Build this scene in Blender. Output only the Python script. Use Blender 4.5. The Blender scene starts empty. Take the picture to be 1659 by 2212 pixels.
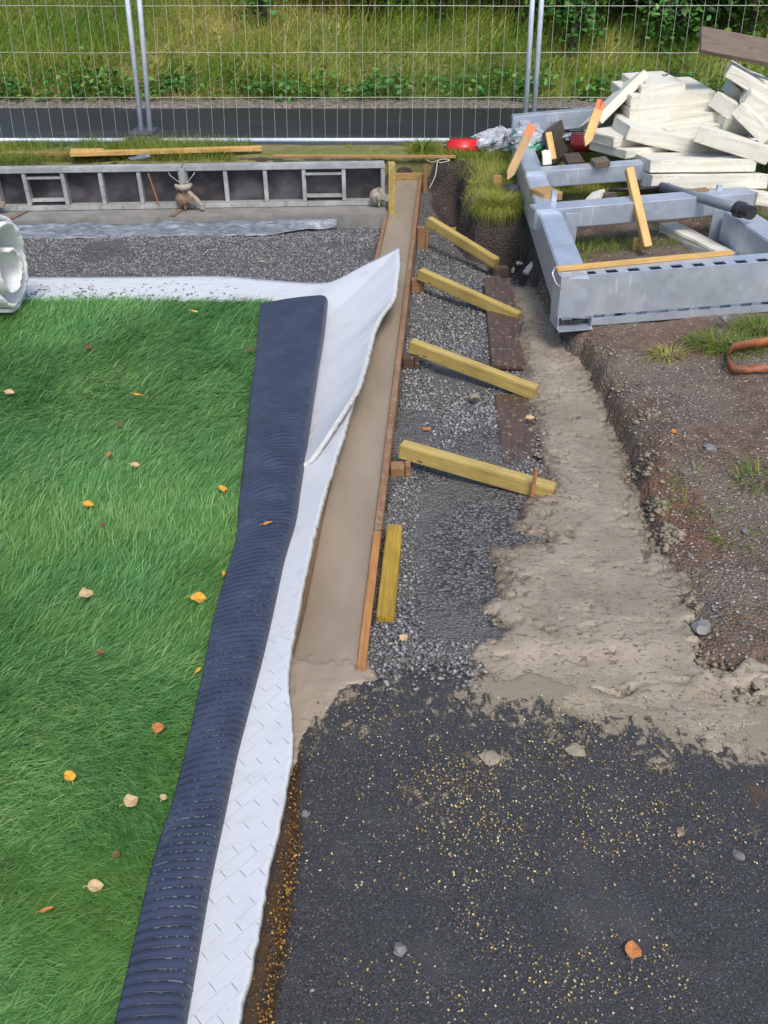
import bpy, bmesh, math, random
import numpy as np
from mathutils import Vector, Matrix
random.seed(7); RNG = np.random.default_rng(11)
SC = bpy.context.scene
COL = SC.collection
# ------------------------------------------------------------------ camera, sky, sun, exposure
CAMH, PITCH, FPX, CX, CY = 1.63, math.radians(34.5), 1858.0, 829.5, 1106.0
cd = bpy.data.cameras.new('camera'); cam = bpy.data.objects.new('camera', cd); COL.objects.link(cam)
cam.location = (0, 0, CAMH); cam.rotation_euler = (math.pi / 2 - PITCH, 0, 0)
cd.sensor_fit = 'VERTICAL'; cd.sensor_height = 36; cd.lens = FPX / 2212 * 36
cd.clip_start = 0.05; cd.clip_end = 400
SC.camera = cam
W = bpy.data.worlds.new('World'); SC.world = W; W.use_nodes = True
wn = W.node_tree; bg = wn.nodes['Background']
sky = wn.nodes.new('ShaderNodeTexSky'); sky.sky_type = 'NISHITA'; sky.sun_disc = False
SUN_EL, SUN_AZ = math.radians(56), math.radians(165)     # azimuth: direction the sun stands in, from +Y clockwise
sky.sun_elevation = SUN_EL; sky.sun_rotation = SUN_AZ
sky.dust_density = 2.5; sky.ozone_density = 0.6; sky.air_density = 1.0
wn.links.new(sky.outputs[0], bg.inputs[0]); bg.inputs[1].default_value = 0.125
sd_ = bpy.data.lights.new('sun', 'SUN'); sun = bpy.data.objects.new('sun', sd_); COL.objects.link(sun)
sd_.energy = 1.5; sd_.angle = math.radians(18); sd_.color = (1, 0.96, 0.9)
sv = Vector((math.sin(SUN_AZ) * math.cos(SUN_EL), math.cos(SUN_AZ) * math.cos(SUN_EL), math.sin(SUN_EL)))
sun.rotation_euler = sv.to_track_quat('Z', 'Y').to_euler(); sun.location = (0, -5, 12)
SC.view_settings.view_transform = 'Standard'; SC.view_settings.look = 'None'
SC.view_settings.gamma = 1; SC.view_settings.exposure = 0.86

# ------------------------------------------------------------------ measuring helpers
def ray(u, v):
    a = (u - CX) / FPX; b = (v - CY) / FPX
    return Vector((a, math.cos(PITCH) - b * math.sin(PITCH), -math.sin(PITCH) - b * math.cos(PITCH)))
def G(u, v, z=0.0):                        # point of height z seen at (u, v)
    d = ray(u, v); return Vector((0, 0, CAMH)) + d * ((z - CAMH) / d.z)
def P(u, v, Y):                            # point at distance Y seen at (u, v)
    d = ray(u, v); return Vector((0, 0, CAMH)) + d * (Y / d.y)
def za(x, y): return ((1240 + x / 2.44) / 1.1573, (100 + y / 2.44) / 1.1573)
def zb(x, y): return ((960 + x / 1.728) / 1.1573, (y / 1.728) / 1.1573)
def zc(x, y): return ((1240 + x / 2.44) / 1.1573, (600 + y / 2.44) / 1.1573)
# ------------------------------------------------------------------ noise
def _h(i, j, s):
    n = (i * 374761393 + j * 668265263 + s * 974634151) & 0xFFFFFFFF
    n = ((n ^ (n >> 13)) * 1274126177) & 0xFFFFFFFF
    return ((n ^ (n >> 16)) & 0xFFFF) / 65535.0
def vn(x, y, s=0):
    x = np.asarray(x, float); y = np.asarray(y, float)
    xi = np.floor(x).astype(np.int64); yi = np.floor(y).astype(np.int64)
    fx = x - xi; fy = y - yi; fx = fx * fx * (3 - 2 * fx); fy = fy * fy * (3 - 2 * fy)
    a = _h(xi, yi, s); b = _h(xi + 1, yi, s); c = _h(xi, yi + 1, s); d = _h(xi + 1, yi + 1, s)
    return (a + (b - a) * fx) * (1 - fy) + (c + (d - c) * fx) * fy - 0.5
def fbm(x, y, s=0, o=4):
    r = 0; k = 1.0
    for i in range(o):
        r = r + vn(x * 2 ** i + 17.3 * i, y * 2 ** i - 9.1 * i, s + i) * k; k *= .5
    return r
def sstep(a, b, x):
    t = np.clip((x - a) / (b - a), 0, 1); return t * t * (3 - 2 * t)
def sdf(x, y, poly):                       # signed distance, positive inside
    x = np.asarray(x, float); y = np.asarray(y, float)
    d = np.full(x.shape, 1e9); ins = np.zeros(x.shape, bool); n = len(poly)
    for i in range(n):
        ax, ay = poly[i][0], poly[i][1]; bx, by = poly[(i + 1) % n][0], poly[(i + 1) % n][1]
        ex, ey = bx - ax, by - ay; L = ex * ex + ey * ey + 1e-12
        t = np.clip(((x - ax) * ex + (y - ay) * ey) / L, 0, 1)
        d = np.minimum(d, np.hypot(x - ax - t * ex, y - ay - t * ey))
        c = ((ay > y) != (by > y)) & (x < (bx - ax) * (y - ay) / ((by - ay) if by != ay else 1e-12) + ax)
        ins ^= c
    return np.where(ins, d, -d)
# ------------------------------------------------------------------ materials
class N:
    def __init__(s, name):
        s.m = bpy.data.materials.new(name); s.m.use_nodes = True; s.t = s.m.node_tree
        s.b = s.t.nodes['Principled BSDF']; s.tc = s.t.nodes.new('ShaderNodeTexCoord')
    def new(s, k, **p):
        n = s.t.nodes.new('ShaderNode' + k)
        for a, v in p.items(): setattr(n, a, v)
        return n
    def link(s, a, b): s.t.links.new(a, b)
    def co(s, which='Object', sc=(1, 1, 1), rot=(0, 0, 0)):
        m = s.new('Mapping'); m.inputs['Scale'].default_value = sc; m.inputs['Rotation'].default_value = rot
        s.link(s.tc.outputs[which], m.inputs[0]); return m.outputs[0]
    def noise(s, co, scale, det=4, rough=.6, dist=0):
        n = s.new('TexNoise'); n.inputs['Scale'].default_value = scale; n.inputs['Detail'].default_value = det
        n.inputs['Roughness'].default_value = rough; n.inputs['Distortion'].default_value = dist
        s.link(co, n.inputs['Vector']); return n.outputs['Fac']
    def vor(s, co, scale, out='Distance', feat='F1'):
        n = s.new('TexVoronoi', feature=feat); n.inputs['Scale'].default_value = scale; s.link(co, n.inputs['Vector']); return n.outputs[out]
    def ramp(s, f, lo, hi, a=0., b=1.):
        n = s.new('MapRange', interpolation_type='SMOOTHSTEP'); n.inputs[1].default_value = lo; n.inputs[2].default_value = hi
        n.inputs[3].default_value = a; n.inputs[4].default_value = b; s.link(f, n.inputs[0]); return n.outputs[0]
    def math(s, op, a, b=None):
        n = s.new('Math', operation=op)
        for i, q in enumerate((a, b)):
            if q is None: continue
            if isinstance(q, (int, float)): n.inputs[i].default_value = q
            else: s.link(q, n.inputs[i])
        return n.outputs[0]
    def mix(s, f, a, b, mode='MIX'):
        n = s.new('Mix', data_type='RGBA', blend_type=mode)
        for i, q in ((0, f), (6, a), (7, b)):
            if isinstance(q, (int, float)): n.inputs[i].default_value = q
            elif isinstance(q, tuple): n.inputs[i].default_value = (q + (1,))[:4]
            else: s.link(q, n.inputs[i])
        return n.outputs[2]
    def attr(s, name):
        n = s.new('Attribute'); n.attribute_name = name; return n.outputs['Fac']
    def bump(s, f, st=.3, d=.01, prev=None):
        n = s.new('Bump'); n.inputs['Strength'].default_value = st; n.inputs['Distance'].default_value = d
        s.link(f, n.inputs['Height'])
        if prev is not None: s.link(prev, n.inputs['Normal'])
        return n.outputs[0]
    def done(s, col=None, rough=.6, nrm=None, metal=0., spec=None):
        if isinstance(col, tuple): s.b.inputs['Base Color'].default_value = (col + (1,))[:4]
        elif col is not None: s.link(col, s.b.inputs['Base Color'])
        if isinstance(rough, (int, float)): s.b.inputs['Roughness'].default_value = rough
        else: s.link(rough, s.b.inputs['Roughness'])
        if nrm is not None: s.link(nrm, s.b.inputs['Normal'])
        s.b.inputs['Metallic'].default_value = metal
        if spec is not None: s.b.inputs['Specular IOR Level'].default_value = spec
        return s.m
def simple(name, c1, c2, scale=8, rough=.6, bscale=60, bst=.2, bd=.004, metal=0, det=5, spec=None):
    n = N(name); co = n.co()
    f = n.ramp(n.noise(co, scale, det), .3, .7)
    return n.done(n.mix(f, c1, c2), rough, n.bump(n.noise(co, bscale, 4), bst, bd), metal, spec)
def wood(name, c1, c2, stain=(.2, .15, .1), st=.0, rough=.55, knots=True):
    n = N(name); co = n.co(sc=(1.2, 22, 22))
    g = n.noise(co, 3.0, 6, .65, 1.2)
    co2 = n.co(sc=(3, 9, 9)); w = n.ramp(n.noise(co2, 1.6, 3), .35, .7)
    col = n.mix(n.ramp(g, .3, .72), c1, c2)
    col = n.mix(n.math('MULTIPLY', w, .45), col, tuple(q * .6 for q in c2))
    if knots:
        k = n.ramp(n.vor(n.co(sc=(1, 2.2, 2.2)), 5.5), .045, .10, 1, 0)
        col = n.mix(n.math('MULTIPLY', k, .8), col, tuple(q * .28 for q in c2))
    if st > 0:
        s_ = n.ramp(n.noise(n.co(), 34, 6, .7), .66 - st * .3, .71 - st * .25)
        col = n.mix(s_, col, stain)
    return n.done(col, rough, n.bump(g, .35, .003))
def foliage(name, a, b, c, rough=.45, trans=.25, patch=None):
    n = N(name); f = n.attr('shade')
    col = n.mix(n.ramp(f, 0, .55), a, b); col = n.mix(n.ramp(f, .6, 1), col, c)
    if patch: col = n.mix(n.math('MULTIPLY', n.ramp(n.noise(n.co(), 1.7, 4), .45, .7), .5), col, patch)
    n.done(col, rough, spec=.3)
    t = n.new('BsdfTranslucent'); n.link(col, t.inputs[0])
    mx = n.new('MixShader'); mx.inputs[0].default_value = trans
    n.link(n.b.outputs[0], mx.inputs[1]); n.link(t.outputs[0], mx.inputs[2])
    n.link(mx.outputs[0], n.t.nodes['Material Output'].inputs[0]); return n.m
MAT = {}
def make_materials():
    M = MAT
    # ground: wet crushed gravel, turning into brown earth where 'earth' is 1
    n = N('gravel and earth'); co = n.co()
    v1 = n.vor(co, 95, 'Color'); v1d = n.vor(co, 95); sep = n.new('SeparateColor'); n.link(v1, sep.inputs[0])
    big = n.noise(co, 3.2, 5); med = n.noise(co, 22, 4)
    gr = n.mix(sep.outputs[0], (.04, .04, .04), (.19, .186, .182)); gr = n.mix(n.ramp(v1d, .35, .75), gr, (.03, .029, .028))
    gr = n.mix(n.math('MULTIPLY', n.ramp(big, .45, .62), .85), gr, n.mix(med, (.075, .072, .068), (.125, .118, .11)))
    ea = n.mix(n.ramp(med, .3, .7), (.068, .041, .026), (.140, .092, .058))
    ea = n.mix(n.ramp(big, .42, .62), ea, (.130, .102, .074))
    ea = n.mix(n.math('MULTIPLY', n.ramp(n.attr('red'), .2, .8), .75), ea, (.12, .05, .025))
    pb = n.vor(co, 70, 'Color'); sp = n.new('SeparateColor'); n.link(pb, sp.inputs[0])
    peb = n.math('MULTIPLY', n.ramp(sp.outputs[1], .72, .8), n.ramp(n.vor(co, 70), .22, .34, 1, 0))
    ea = n.mix(peb, ea, (.34, .32, .3))
    mo = n.math('ADD', n.attr('moss'), n.math('MULTIPLY', n.math('SUBTRACT', n.noise(co, 12, 5), .5), .6)); ea = n.mix(n.ramp(mo, .4, .65), ea, n.mix(med, (.10, .11, .018), (.22, .21, .05)))
    e = n.math('ADD', n.attr('earth'), n.math('MULTIPLY', n.math('SUBTRACT', n.noise(co, 9, 5), .5), .9))
    ef = n.ramp(e, .38, .6); col = n.mix(ef, gr, ea)
    dk = n.math('ADD', n.attr('soil'), n.math('MULTIPLY', n.math('SUBTRACT', med, .5), .5))
    col = n.mix(n.ramp(dk, .4, .6), col, n.mix(med, (.022, .015, .012), (.055, .038, .03)))
    hb = n.math('ADD', n.math('MULTIPLY', v1d, -1.0), n.math('MULTIPLY', med, 1.4))
    M['ground'] = n.done(col, .62, n.bump(hb, .75, .012))
    # stones
    n = N('crushed stone'); f = n.attr('shade'); col = n.mix(f, (.05, .049, .05), (.46, .455, .45))
    M['stone'] = n.done(n.mix(n.noise(n.co(), 160, 3), col, (.13, .125, .12)), .5)
    n = N('concrete crumb'); col = n.mix(n.attr('shade'), (.14, .113, .08), (.31, .26, .185)); M['crumb'] = n.done(n.mix(n.noise(n.co(), 90, 3), col, (.20, .165, .115)), .75)
    # tan lean concrete
    n = N('tan lean concrete'); co = n.co()
    a = n.noise(co, 6, 6); b = n.noise(co, 60, 5, .65); c = n.noise(n.co(sc=(1, 2.2, 1)), 34, 5, .7, 1.5)
    col = n.mix(n.ramp(a, .35, .68), (.215, .180, .130), (.282, .241, .180))
    pit = n.ramp(c, .56, .64); col = n.mix(n.math('MULTIPLY', pit, .8), col, (.085, .06, .042))
    nz = n.new('TexNoise'); nz.inputs['Scale'].default_value = 14; nz.inputs['Detail'].default_value = 5; n.link(co, nz.inputs['Vector']); wv = n.new('VectorMath', operation='MULTIPLY_ADD'); n.link(nz.outputs['Color'], wv.inputs[0]); wv.inputs[1].default_value = (.14, .14, .14); n.link(co, wv.inputs[2])
    ck = n.math('MULTIPLY', n.ramp(n.vor(wv.outputs[0], 15, 'Distance', 'DISTANCE_TO_EDGE'), .012, .045, 1, 0), n.ramp(n.math('ADD', n.attr('rim'), n.math('MULTIPLY', n.math('SUBTRACT', n.noise(co, 5, 3), .5), 1.4)), .25, .6))
    col = n.mix(n.math('MULTIPLY', ck, .8), col, (.07, .05, .036))
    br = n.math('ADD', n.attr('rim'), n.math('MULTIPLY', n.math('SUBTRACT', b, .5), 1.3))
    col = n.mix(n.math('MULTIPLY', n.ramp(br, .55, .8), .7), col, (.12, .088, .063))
    h = n.math('SUBTRACT', n.math('MULTIPLY', b, .5), n.math('ADD', pit, ck))
    M['tan'] = n.done(col, .52, n.bump(h, .55, .008))
    # wet fresh concrete of the strip
    n = N('wet grey brown concrete'); co = n.co(sc=(1, .35, 1))
    col = n.mix(n.ramp(n.noise(co, 7, 6), .3, .7), (.225, .178, .126), (.275, .222, .16))
    col = n.mix(n.ramp(n.noise(n.co(sc=(18, 1.4, 1)), 2, 4), .66, .8), col, (.17, .13, .095))
    M['wetcon'] = n.done(col, .42, n.bump(n.noise(n.co(), 90, 5), .3, .003))
    # near asphalt with cement slurry
    n = N('wet asphalt'); co = n.co()
    a = n.noise(co, 3.3, 5); b = n.noise(co, 240, 4, .7); c = n.noise(n.co(sc=(1.4, 1, 1), rot=(0, 0, .5)), 26, 8, .72, .6)
    col = n.mix(n.ramp(b, .35, .7), (.019, .0193, .0215), (.068, .0685, .073))
    col = n.mix(n.math('MULTIPLY', n.ramp(a, .5, .72), .6), col, (.07, .07, .072))
    gp = n.vor(co, 430, 'Color'); sp = n.new('SeparateColor'); n.link(gp, sp.inputs[0])
    col = n.mix(n.ramp(sp.outputs[0], .95, .99), col, (.16, .16, .17))
    s = n.math('ADD', n.attr('slurry'), n.math('MULTIPLY', n.math('SUBTRACT', c, .5), 2.4))
    s = n.ramp(s, .46, .70); col = n.mix(s, col, n.mix(a, (.205, .172, .125), (.27, .23, .17)))
    rs = n.math('ADD', n.attr('rust'), n.math('MULTIPLY', n.math('SUBTRACT', c, .5), 1.6)); rs = n.ramp(rs, .55, .8)
    col = n.mix(n.math('MULTIPLY', rs, .8), col, n.mix(b, (.045, .028, .016), (.15, .08, .035)))
    M['asphalt'] = n.done(col, n.ramp(s, 0, 1, .62, .75), n.bump(n.math('ADD', b, n.math('MULTIPLY', s, .6)), .9, .005), spec=.3)
    n = N('road asphalt'); co = n.co(); b = n.noise(co, 40, 4, .7)
    col = n.mix(n.ramp(b, .35, .7), (.012, .012, .014), (.034, .034, .037)); col = n.mix(n.ramp(n.noise(n.co(sc=(.3, 2, 1)), 2, 4), .5, .75), col, (.045, .045, .048))
    M['road'] = n.done(col, .5, n.bump(b, .5, .006))
    M['verge'] = simple('verge soil', (.11, .12, .025), (.20, .165, .075), 9, .8, 50, .6, .02)
    n = N('hill soil'); co = n.co(); f = n.noise(co, 3, 5)
    M['hill'] = n.done(n.mix(n.ramp(f, .3, .7), (.09, .11, .025), (.18, .16, .05)), .9, n.bump(n.noise(co, 25, 5), .7, .04))
    M['shoulder'] = simple('shoulder gravel', (.06, .05, .04), (.24, .21, .18), 30, .8, 60, .8, .02)
    # turf
    M['blade'] = foliage('artificial grass fibre', (.034, .130, .033), (.098, .268, .072), (.30, .46, .16), .38, .12, (.12, .23, .035))
    M['turfbase'] = simple('turf base', (.004, .03, .008), (.01, .055, .012), 30, .8)
    n = N('navy latex backing'); uv = n.co('UV')
    w = n.new('TexWave', wave_type='BANDS', bands_direction='Y', wave_profile='SIN'); w.inputs['Scale'].default_value = 1 / .0195 / 3.1831 * 1.0
    n.link(uv, w.inputs['Vector']); w.inputs['Distortion'].default_value = .25; w.inputs['Detail'].default_value = 1; w.inputs['Detail Scale'].default_value = 1.5
    gl = n.ramp(w.outputs['Fac'], .86, .97)
    dash = n.ramp(n.noise(n.co('UV', sc=(130, 30, 1)), 1.0, 2), .5, .56)
    dash2 = n.ramp(n.noise(n.co('UV', sc=(3.2, 1.6, 1)), 1.6, 3), .42, .62)
    col = n.mix(n.ramp(n.noise(uv, 9, 5), .35, .7), (.021, .026, .047), (.037, .045, .080))
    wet = n.ramp(n.noise(n.co('UV', sc=(1, 1, 1)), 13, 3), .56, .60); patch = n.math('MULTIPLY', wet, n.ramp(n.noise(uv, 2.1, 2), .5, .62))
    col = n.mix(n.math('MULTIPLY', patch, .6), col, (.05, .058, .085))
    col = n.mix(n.math('MULTIPLY', n.ramp(w.outputs['Fac'], .5, .1), .32), col, (.05, .066, .118))  # rib ridges lightened: a highlight painted into the colour
    col = n.mix(n.math('MULTIPLY', n.ramp(w.outputs['Fac'], .92, .98), .75), col, (.006, .008, .014))
    th = n.math('MULTIPLY', n.math('MULTIPLY', n.ramp(w.outputs['Fac'], .965, .998), dash), dash2); col = n.mix(n.math('MULTIPLY', th, .62), col, (.27, .33, .31))
    M['navy'] = n.done(col, .40, n.bump(n.math('ADD', n.math('MULTIPLY', n.math('ADD', gl, n.math('MULTIPLY', w.outputs['Fac'], .5)), -1.0), n.math('MULTIPLY', n.noise(uv, 70, 3), .35)), .3, .003))
    n = N('white foam pad'); uv = n.co('UV', rot=(0, 0, math.radians(-42)))
    sx = n.new('SeparateXYZ'); n.link(uv, sx.inputs[0]); RH, BW = .030, .078
    ry = n.math('DIVIDE', sx.outputs[1], RH); fl = n.math('FLOOR', ry); fy = n.math('FRACT', ry)
    rx = n.math('ADD', n.math('DIVIDE', sx.outputs[0], BW), n.math('MULTIPLY', fl, .37)); fx = n.math('FRACT', rx)
    dx = n.math('ABSOLUTE', n.math('SUBTRACT', fx, .5)); dy = n.math('ABSOLUTE', n.math('SUBTRACT', fy, .5))
    cut = n.math('MULTIPLY', n.ramp(dx, .006, .016, 1, 0), n.ramp(dy, .34, .42, 1, 0)); lin = n.ramp(dy, .455, .49)
    brk = n.ramp(n.noise(n.co('UV'), 11, 3), .4, .62)
    dirt = n.ramp(n.noise(n.co('UV'), 7, 6), .50, .75)
    col = n.mix(n.math('MULTIPLY', dirt, .4), (.47, .49, .52), (.36, .365, .37))
    cv = n.attr('cuts')  # far cuts fade: foreshortening and overexposure put into the colour
    col = n.mix(n.math('MULTIPLY', n.math('MULTIPLY', n.math('MULTIPLY', lin, brk), cv), .38), col, (.22, .23, .25))
    col = n.mix(n.math('MULTIPLY', cv, n.math('MULTIPLY', cut, n.ramp(n.noise(n.co('UV'), 19, 3), .3, .6, .1, .75))), col, (.09, .09, .095))
    scr = n.ramp(n.noise(n.co('UV', sc=(3, 16, 1), rot=(0, 0, .5)), 9, 5, .7), .68, .74); col = n.mix(n.math('MULTIPLY', scr, .45), col, (.2, .2, .2))
    sp = n.math('MULTIPLY', n.ramp(n.vor(n.co('UV'), 42), .06, .1, 1, 0), n.attr('dirt')); col = n.mix(sp, col, (.08, .07, .06))
    gr = n.math('MULTIPLY', n.ramp(n.noise(n.co('UV', sc=(1, 2.5, 1)), 12, 6, .7), .52, .7), n.attr('dirt')); col = n.mix(n.math('MULTIPLY', gr, .6), col, (.25, .23, .2))
    M['pad'] = n.done(col, .75, n.bump(n.math('SUBTRACT', n.math('MULTIPLY', n.noise(n.co('UV'), 30, 5), .3), n.math('ADD', cut, n.math('MULTIPLY', lin, .5))), .3, .004))
    M['roll'] = simple('rolled foam pad', (.78, .775, .75), (.68, .67, .64), 12, .8, 60, .5, .01)  # pad colour lightened to make up for less light on its sides
    M['padedge'] = simple('foam pad cut edge', (.54, .535, .51), (.42, .41, .38), 30, .85, 90, .8, .01)
    # metal, foam, wood
    n = N('galvanised steel'); co = n.co(); f = n.noise(co, 5, 4); g = n.noise(n.co(sc=(60, 60, 5)), 1.0, 5, .65, .5); sp = n.vor(co, 38, 'Color'); se = n.new('SeparateColor'); n.link(sp, se.inputs[0])
    col = n.mix(n.ramp(f, .35, .7), (.43, .49, .575), (.53, .585, .66)); col = n.mix(n.math('MULTIPLY', se.outputs[0], .22), col, (.56, .60, .66))
    col = n.mix(n.math('MULTIPLY', n.math('MULTIPLY', n.ramp(g, .60, .68), n.ramp(f, .45, .6)), .7), col, (.78, .82, .88))
    col = n.mix(n.math('MULTIPLY', n.ramp(n.noise(co, 26, 6, .7), .64, .72), .6), col, (.17, .155, .14))
    M['galv'] = n.done(col, n.ramp(n.noise(co, 17, 4), .3, .7, .28, .46), n.bump(f, .1, .004), .6)
    M['fence'] = simple('fence galvanised tube', (.50, .56, .64), (.62, .68, .76), 14, .42, 40, .05, .001, .25)
    M['wire'] = simple('fence wire', (.36, .36, .33), (.50, .50, .46), 14, .5, 40, .05, .001, .2)
    n = N('formwork aluminium'); co = n.co(); g = n.noise(n.co(sc=(1, 1, 1)), 28, 6, .7)
    col = n.mix(n.ramp(n.noise(co, 6, 5), .35, .7), (.26, .27, .27), (.41, .42, .41)); col = n.mix(n.math('MULTIPLY', n.ramp(g, .55, .66), .8), col, (.12, .115, .11))
    M['alu'] = n.done(col, .55, n.bump(g, .4, .004), .15)
    n = N('formwork ply'); co = n.co(); f = n.noise(n.co(sc=(1, 1, 1.6)), 5, 5)
    col = n.mix(n.ramp(f, .35, .7), (.022, .018, .022), (.085, .078, .088)); col = n.mix(n.ramp(n.noise(co, 16, 6), .62, .75), col, (.14, .13, .13))
    M['ply'] = n.done(col, .5, n.bump(f, .15, .003))
    M['clamp'] = simple('muddy cast clamp', (.20, .17, .13), (.34, .30, .24), 22, .7, 70, .6, .006)
    M['rust'] = simple('rusty clamp', (.13, .085, .055), (.24, .17, .12), 24, .75, 70, .6, .006)
    n = N('expanded polystyrene'); co = n.co()
    col = n.mix(n.ramp(n.noise(co, 4, 5), .35, .75), (.62, .605, .53), (.56, .535, .43))
    d = n.ramp(n.noise(n.co(sc=(7, 7, 2)), 2.2, 6, .7), .60, .80); col = n.mix(n.math('MULTIPLY', d, .45), col, (.36, .31, .19))
    d2 = n.ramp(n.noise(n.co(sc=(1.3, 1, 1)), 17, 7, .75), .68, .76); col = n.mix(n.math('MULTIPLY', d2, .8), col, (.10, .085, .06))
    gm = n.new('NewGeometry'); pt = n.math('MULTIPLY', n.ramp(gm.outputs['Pointiness'], .52, .62), n.ramp(n.noise(co, 30, 5, .7), .45, .6)); col = n.mix(n.math('MULTIPLY', pt, .5), col, (.2, .17, .11))
    M['eps'] = n.done(col, .7, n.bump(n.vor(co, 160), .2, .002))
    M['yellow'] = wood('treated yellow stud', (.47, .36, .12), (.31, .215, .055), (.22, .175, .12), .16)
    M['ochre'] = wood('bright ochre stud', (.46, .30, .03), (.24, .145, .015), (.2, .15, .1), .12)
    M['orange'] = wood('wet orange spruce', (.30, .165, .080), (.21, .105, .045), (.25, .19, .13), .42, .4)
    M['nearboard'] = wood('fresh orange spruce', (.46, .235, .075), (.32, .14, .04), (.25, .19, .13), .12, .38)
    M['pale'] = wood('pale yellow pine', (.62, .40, .14), (.50, .28, .08), st=.05)
    M['pine'] = wood('weathered pine', (.42, .27, .11), (.30, .17, .06), st=.1)
    M['brown'] = wood('dark brown wet board', (.10, .062, .042), (.055, .033, .024), (.24, .19, .14), .30, .5, False)
    M['film'] = wood('brown film ply', (.085, .058, .044), (.05, .034, .028), (.2, .17, .13), .15, .55, False)
    M['stakepaint'] = simple('orange marking paint', (.78, .16, .05), (.62, .10, .04), 20, .6)
    M['greywood'] = wood('grey brown old board', (.155, .115, .085), (.10, .07, .05), (.2, .15, .1), .15)
    M['concrete'] = simple('grey footing concrete', (.16, .155, .14), (.235, .225, .205), 7, .6, 40, .4, .006)
    n = N('blue grey plastic sheet'); co = n.co(); f = n.noise(n.co(sc=(1, 3, 3)), 9, 5, .6, 1.5)
    M['plastic'] = n.done(n.mix(n.ramp(f, .35, .75), (.10, .112, .13), (.27, .30, .345)), .28, n.bump(f, .7, .016))
    M['red'] = simple('red plastic', (.62, .012, .025), (.52, .01, .02), 6, .35, 60, .05)
    M['darkred'] = simple('dark red plastic', (.20, .012, .014), (.15, .01, .012), 6, .4, 60, .05)
    n = N('crumpled plastic bag'); f = n.noise(n.co(), 5, 4, .6, 1.2)
    col = n.mix(n.ramp(f, .30, .42), (.05, .05, .055), (.36, .38, .42)); col = n.mix(n.ramp(f, .56, .6), col, (.03, .22, .13)); col = n.mix(n.ramp(f, .64, .7), col, (.66, .67, .70))
    M['bag'] = n.done(col, .3, n.bump(n.noise(n.co(), 26, 3), .5, .02))
    M['pipe'] = simple('grey plastic pipe', (.12, .14, .17), (.17, .19, .22), 8, .35, 60, .05)
    M['black'] = simple('black plastic', (.012, .012, .014), (.025, .025, .028), 8, .4, 60, .05)
    M['foot'] = simple('fence foot', (.05, .055, .07), (.08, .085, .1), 12, .6)
    M['strap'] = simple('orange webbing', (.33, .10, .028), (.10, .035, .016), 9, .6, 140, .3, .003)
    M['rope'] = simple('pale rope', (.55, .52, .42), (.42, .39, .3), 30, .8)
    M['rebar'] = simple('rusty rebar', (.26, .10, .035), (.36, .17, .07), 60, .7, 120, .5)
    M['grass'] = foliage('meadow grass', (.12, .27, .035), (.27, .38, .05), (.62, .54, .17), .5, .3)
    M['verge_grass'] = foliage('verge grass', (.085, .155, .02), (.235, .28, .04), (.42, .37, .10), .5, .3)
    M['weed'] = foliage('weed leaves', (.035, .125, .025), (.075, .22, .045), (.16, .32, .07), .45, .25)
    M['leaf'] = foliage('dark shrub leaves', (.012, .04, .008), (.03, .085, .016), (.09, .18, .03), .4, .2)
    M['leafbright'] = foliage('bright birch leaves', (.03, .09, .012), (.075, .17, .022), (.16, .27, .05), .4, .3)
    M['bark'] = simple('bark', (.03, .022, .016), (.07, .055, .042), 14, .9, 40, .8, .02)
    M['seed'] = foliage('birch seeds', (.20, .10, .03), (.42, .29, .10), (.58, .50, .27), .6, .1)
    M['seedbrown'] = foliage('brown seed litter', (.05, .022, .008), (.20, .10, .022), (.42, .26, .06), .6, .1)
    for k, a, b in (('leaf_yellow', (.66, .36, .03), (.50, .22, .02)), ('leaf_orange', (.46, .19, .05), (.34, .12, .03)), ('leaf_tan', (.52, .38, .20), (.38, .25, .12)), ('leaf_brown', (.16, .085, .035), (.09, .045, .02))):
        M[k] = simple(k.replace('_', ' '), a, b, 60, .6, 120, .3, .002)
make_materials()
# ------------------------------------------------------------------ object helpers
def tag(o, label=None, cat=None, group=None, kind=None):
    if label: o['label'] = label
    if cat: o['category'] = cat
    if group: o['group'] = group
    if kind: o['kind'] = kind
    return o
def mesh_obj(name, verts, faces, mat, parent=None, smooth=False, attrs=None, uv=None):
    me = bpy.data.meshes.new(name)
    if isinstance(verts, np.ndarray) and isinstance(faces, np.ndarray):
        nv, nf, k = len(verts), len(faces), faces.shape[1]
        me.vertices.add(nv); me.vertices.foreach_set('co', verts.astype(np.float32).ravel())
        me.loops.add(nf * k); me.loops.foreach_set('vertex_index', faces.astype(np.int32).ravel())
        me.polygons.add(nf); me.polygons.foreach_set('loop_start', np.arange(0, nf * k, k, dtype=np.int32))
        me.update(calc_edges=True)
    else:
        me.from_pydata([tuple(v) for v in verts], [], [tuple(f) for f in faces])
    if attrs:
        for k_, a in attrs.items():
            at = me.attributes.new(k_, 'FLOAT', 'POINT'); at.data.foreach_set('value', np.asarray(a, np.float32))
    if uv is not None:
        ul = me.uv_layers.new(name='UVMap'); li = np.empty(len(me.loops), np.int32); me.loops.foreach_get('vertex_index', li)
        ul.data.foreach_set('uv', np.asarray(uv, np.float32)[li].ravel())
    if smooth: me.polygons.foreach_set('use_smooth', np.ones(len(me.polygons), bool))
    for m in (mat if isinstance(mat, (list, tuple)) else [mat]): me.materials.append(m)
    me.validate()
    o = bpy.data.objects.new(name, me); COL.objects.link(o)
    if parent is not None: o.parent = parent
    return o
def empty(name, loc=(0, 0, 0), mat4=None):
    o = bpy.data.objects.new(name, None); COL.objects.link(o); o.empty_display_size = .1
    if mat4 is not None: o.matrix_world = mat4
    else: o.location = loc
    return o
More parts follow.
